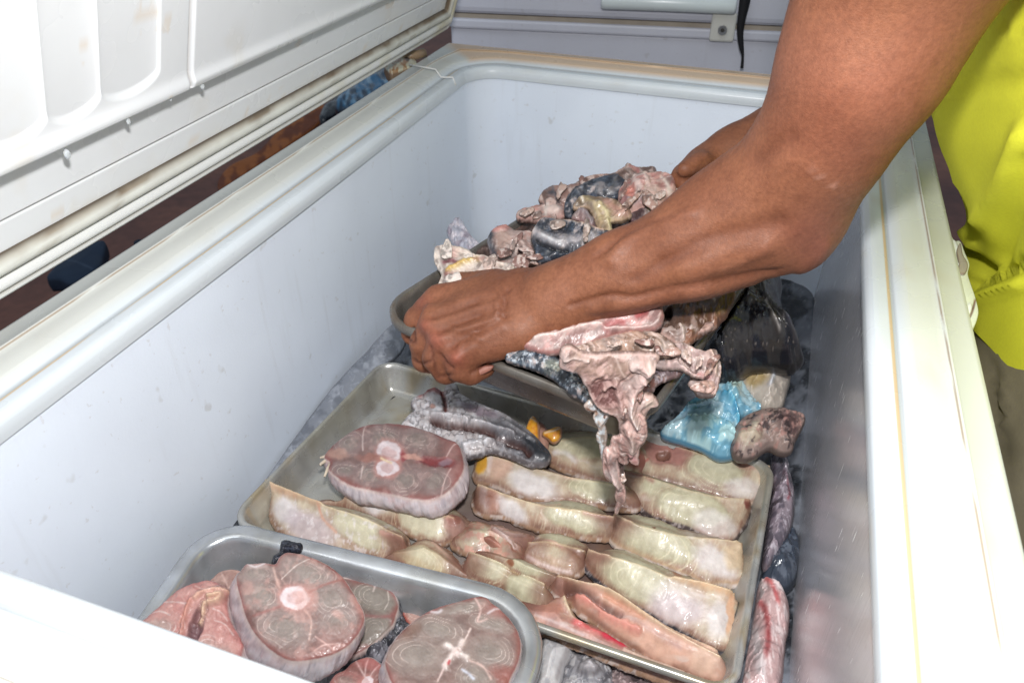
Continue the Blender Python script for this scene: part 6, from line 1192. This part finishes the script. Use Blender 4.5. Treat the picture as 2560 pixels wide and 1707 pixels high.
# tendons, veins, muscle lines, creases: (close-up, points, width, height)
for zm, pts, w_, a_ in (('E2', (620, 560, 800, 500, 1000, 420, 1200, 380), 13, .006), ('E2', (520, 720, 760, 640, 1000, 560, 1250, 500), 12, .008), ('E2', (690, 860, 900, 760, 1100, 690, 1280, 620), 12, .007), ('E2', (830, 1080, 1000, 960, 1150, 850, 1330, 740), 12, .006),
                       ('E2', (560, 640, 800, 570, 1050, 480), 9, -.006), ('E2', (620, 800, 860, 700, 1080, 620), 9, -.006), ('E2', (760, 960, 900, 870, 1080, 780), 9, -.005),
                       ('E2', (780, 740, 850, 800, 1000, 760, 1230, 680, 1290, 590), 4.5, .007), ('E2', (1000, 830, 1070, 890), 5, .007), ('E2', (840, 1000, 870, 930), 5, .006), ('E2', (1390, 330, 1345, 420, 1350, 520, 1310, 600, 1360, 640), 5, -.007), ('E2', (1340, 400, 1300, 480, 1290, 580), 7, .006),
                       ('E2', (470, 730, 490, 760), 15, .010), ('E2', (580, 880, 610, 900), 15, .009), ('E2', (800, 1100, 820, 1110), 15, .008), ('E2', (440, 500, 470, 490), 16, .006),
                       ('G3', (300, 1500, 700, 1400, 900, 1420, 1300, 1330, 1700, 1270, 2100, 1190, 2352, 1170), 6, -.007), ('G3', (500, 1540, 900, 1490, 1300, 1420, 1800, 1340, 2100, 1260), 14, .008),
                       ('G3', (560, 1010, 760, 860, 1000, 740, 1300, 640), 9, -.008), ('G3', (700, 1060, 850, 850, 1100, 720, 1500, 600), 14, .010), ('G3', (1200, 1080, 1600, 880, 2000, 780, 2352, 700), 22, -.010), ('G3', (1400, 1180, 1800, 1020, 2200, 930), 26, .008),
                       ('G3', (900, 1250, 1200, 1100, 1500, 1000), 10, -.005), ('B', (1280, 640, 1180, 700, 1120, 740), 20, -.008), ('B', (1370, 770, 1430, 830, 1500, 865), 2.5, .004), ('B', (1330, 1245, 1400, 1190, 1440, 1130), 16, .008), ('B', (900, 1240, 1050, 1200, 1180, 1130), 10, .006)):
    g = emb(q(zm, *pts), w_, a_)
    if a_ < 0: skinC = mixc(skinC, (132, 78, 56), g * .45)
    elif w_ < 16: skinC = mixc(skinC, (188, 128, 102), g * .35)
for zm, pts in (('E2', (240, 870, 340, 930)), ('E2', (340, 1120, 400, 1160, 520, 1130)), ('E2', (600, 1310, 760, 1280)), ('E2', (520, 970, 540, 1060, 560, 1160, 590, 1280)), ('E2', (330, 760, 340, 900)), ('E2', (620, 1040, 700, 1150, 770, 1210)), ('E2', (980, 1260, 1080, 1210, 1180, 1160))):
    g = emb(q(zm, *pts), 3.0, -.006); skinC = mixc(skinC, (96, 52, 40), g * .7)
N = vnormals(BV, BQ)
fine = fbm(BV * 30, 61, 4); big_ = fbm(BV * 5, 62, 3)
BV += N * ((fine - .5) * .0022 + (fbm(BV * 90, 64, 2) - .5) * .0011)[:, None]
skinC = mixc(skinC, (190, 122, 98), sm(.45, .7, big_) * .3); skinC = mixc(skinC, (140, 84, 60), sm(.5, .3, big_) * .45)
skinC = mixc(skinC, (138, 82, 56), sm(.5, .7, fine) * .4)
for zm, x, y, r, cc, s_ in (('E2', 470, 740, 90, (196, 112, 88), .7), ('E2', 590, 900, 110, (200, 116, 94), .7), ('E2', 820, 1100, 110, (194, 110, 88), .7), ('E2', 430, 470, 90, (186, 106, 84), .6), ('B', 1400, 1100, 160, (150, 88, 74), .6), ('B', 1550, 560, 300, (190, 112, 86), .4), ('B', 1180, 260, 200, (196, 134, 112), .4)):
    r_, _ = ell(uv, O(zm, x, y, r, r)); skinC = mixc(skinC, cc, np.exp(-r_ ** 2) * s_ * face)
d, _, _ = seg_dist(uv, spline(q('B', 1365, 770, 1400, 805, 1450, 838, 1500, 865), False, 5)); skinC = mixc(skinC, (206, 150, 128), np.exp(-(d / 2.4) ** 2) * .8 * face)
person = empty('person', np.array([1.1, 2.25, ZF]), 'person in a yellow sleeveless top leaning in and holding up the heaped tray', 'person')
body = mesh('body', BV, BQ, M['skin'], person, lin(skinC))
# nail of the little finger
nl = q('E2', 1000, 1290, 1040, 1240, 1110, 1190, 1190, 1180, 1225, 1190, 1200, 1230, 1130, 1270, 1050, 1300)
piece('fingernail', None, None, nl, plane3((1060, 850, 1.945), (1120, 850, 1.945), (1090, 880, 1.95)), (198, 136, 118), [('e', (150, 90, 74), 2, .7)], .01, .004, step=1.0, mat=M['skin'], parent=person, rag=0, side=(170, 110, 90), levels=2, bulge=.001)

# ---- yellow top: rings from hem to neckline, folds pressed in
def loft(name, label, rings, nth, mat, colr, folds=(), parent=None, thick=0, closed_top=False, fseed=0, fold_amp=.012, cvar=None):
    rings = np.array(rings, float)   # cx, cy, z, rx, ry, tilt
    t = np.linspace(0, len(rings) - 1, 90); Rr = np.stack([np.interp(t, np.arange(len(rings)), rings[:, k]) for k in range(rings.shape[1])], 1)
    for _ in range(8): Rr[1:-1] = (Rr[:-2] + Rr[2:] + 2 * Rr[1:-1]) / 4
    th = np.linspace(0, 2 * math.pi, nth, endpoint=False); V = []
    for r in Rr:
        cx_, cy_, z, rx, ry = r[:5]
        x = np.sign(np.cos(th)) * np.abs(np.cos(th)) ** .85 * rx; y = np.sign(np.sin(th)) * np.abs(np.sin(th)) ** .85 * ry
        V.append(np.stack([cx_ + x, cy_ + y, z + 0 * x + r[5] * x + (r[6] * y if len(r) > 6 else 0)], 1))
    V = np.concatenate(V); m_ = len(Rr)
    F = np.array([(a * nth + b_, a * nth + (b_ + 1) % nth, (a + 1) * nth + (b_ + 1) % nth, (a + 1) * nth + b_) for a in range(m_ - 1) for b_ in range(nth)])
    Nn = vnormals(V, F); 
    if (Nn * (V - V.mean(0))).sum() < 0: F = F[:, ::-1]; Nn = -Nn
    V = V + Nn * ((fbm(V * [2.2, 2.2, 1.1], 71 + fseed, 3) - .5) * 2 * fold_amp * 2.4)[:, None]
    p2 = proj(V); fc_ = (Nn * V).sum(1) < 0
    C = np.tile(np.array(colr, float), (len(V), 1))
    for pts, w_, a_ in folds:
        d, _, _ = seg_dist(p2[:, :2], spline(np.array(pts, float).reshape(-1, 2), False, 5)); g = np.exp(-(d / w_) ** 2) * fc_
        V = V + Nn * (g * a_)[:, None]
    if cvar: C = mixc(C, cvar, sm(.5, .7, fbm(V * 6, 80)) * .4)
    o = mesh(name, V, F, mat, parent, lin(C)); o['label'] = label
    return o
loft('shirt', 'bright yellow-green sleeveless top', [(1.20, 2.2, -1.24, .60, .84, -.0, -.22), (1.14, 2.2, -1.0, .55, .82, 0, -.2), (.87, 2.25, -.7, .50, .84, 0, -.12), (.75, 2.25, -.35, .46, .88, 0, 0), (.70, 2.3, 0, .42, .84, 0, 0), (.78, 2.26, .25, .34, .62, 0, 0), (.70, 2.27, .42, .22, .34, 0, 0)], 220, M['cloth'], (222, 222, 62),
     [((2150, 380, 2170, 470, 2210, 560, 2260, 620), 12, -.05), ((2180, 420, 2200, 500, 2240, 570), 10, .03), ((2240, 655, 2290, 640, 2352, 610), 6, -.06), ((2240, 690, 2290, 670, 2352, 650), 12, .03), ((2352, 380, 2330, 480, 2290, 600), 20, -.03), ((2352, 300, 2300, 420, 2250, 500), 18, .025), ((2160, 250, 2250, 200, 2352, 190), 20, -.015), ((2290, 66, 2352, 52), 5, -.012)],
     person, fold_amp=.016)
loft('trousers', 'olive grey trousers', [(1.05, 1.95, ZF + .1, .30, .34, 0), (1.1, 2.0, -3.2, .33, .42, 0), (1.08, 2.05, -2.4, .42, .66, 0), (1.10, 2.0, -1.7, .50, .84, 0), (1.14, 2.0, -1.15, .50, .80, 0), (1.14, 2.05, -.9, .44, .74, 0)], 120, M['cloth'], (126, 118, 98), [((2300, 870, 2310, 1000, 2352, 1150), 7, .02), ((2270, 820, 2290, 950, 2330, 1100), 10, -.02)], person, fseed=5, fold_amp=.02, cvar=(84, 78, 62))
hd = np.array([.42, 2.28, 1.0])
V, F = blob(hd + [.03, 0, .24], .285, (1.0, .98, .9), 28, 16); V += (fbm(V * 14, 90)[:, None] - .5) * .03
mesh('hair', V, F, M['matte'], person, np.tile(lin((26, 22, 20)), (len(V), 1)))
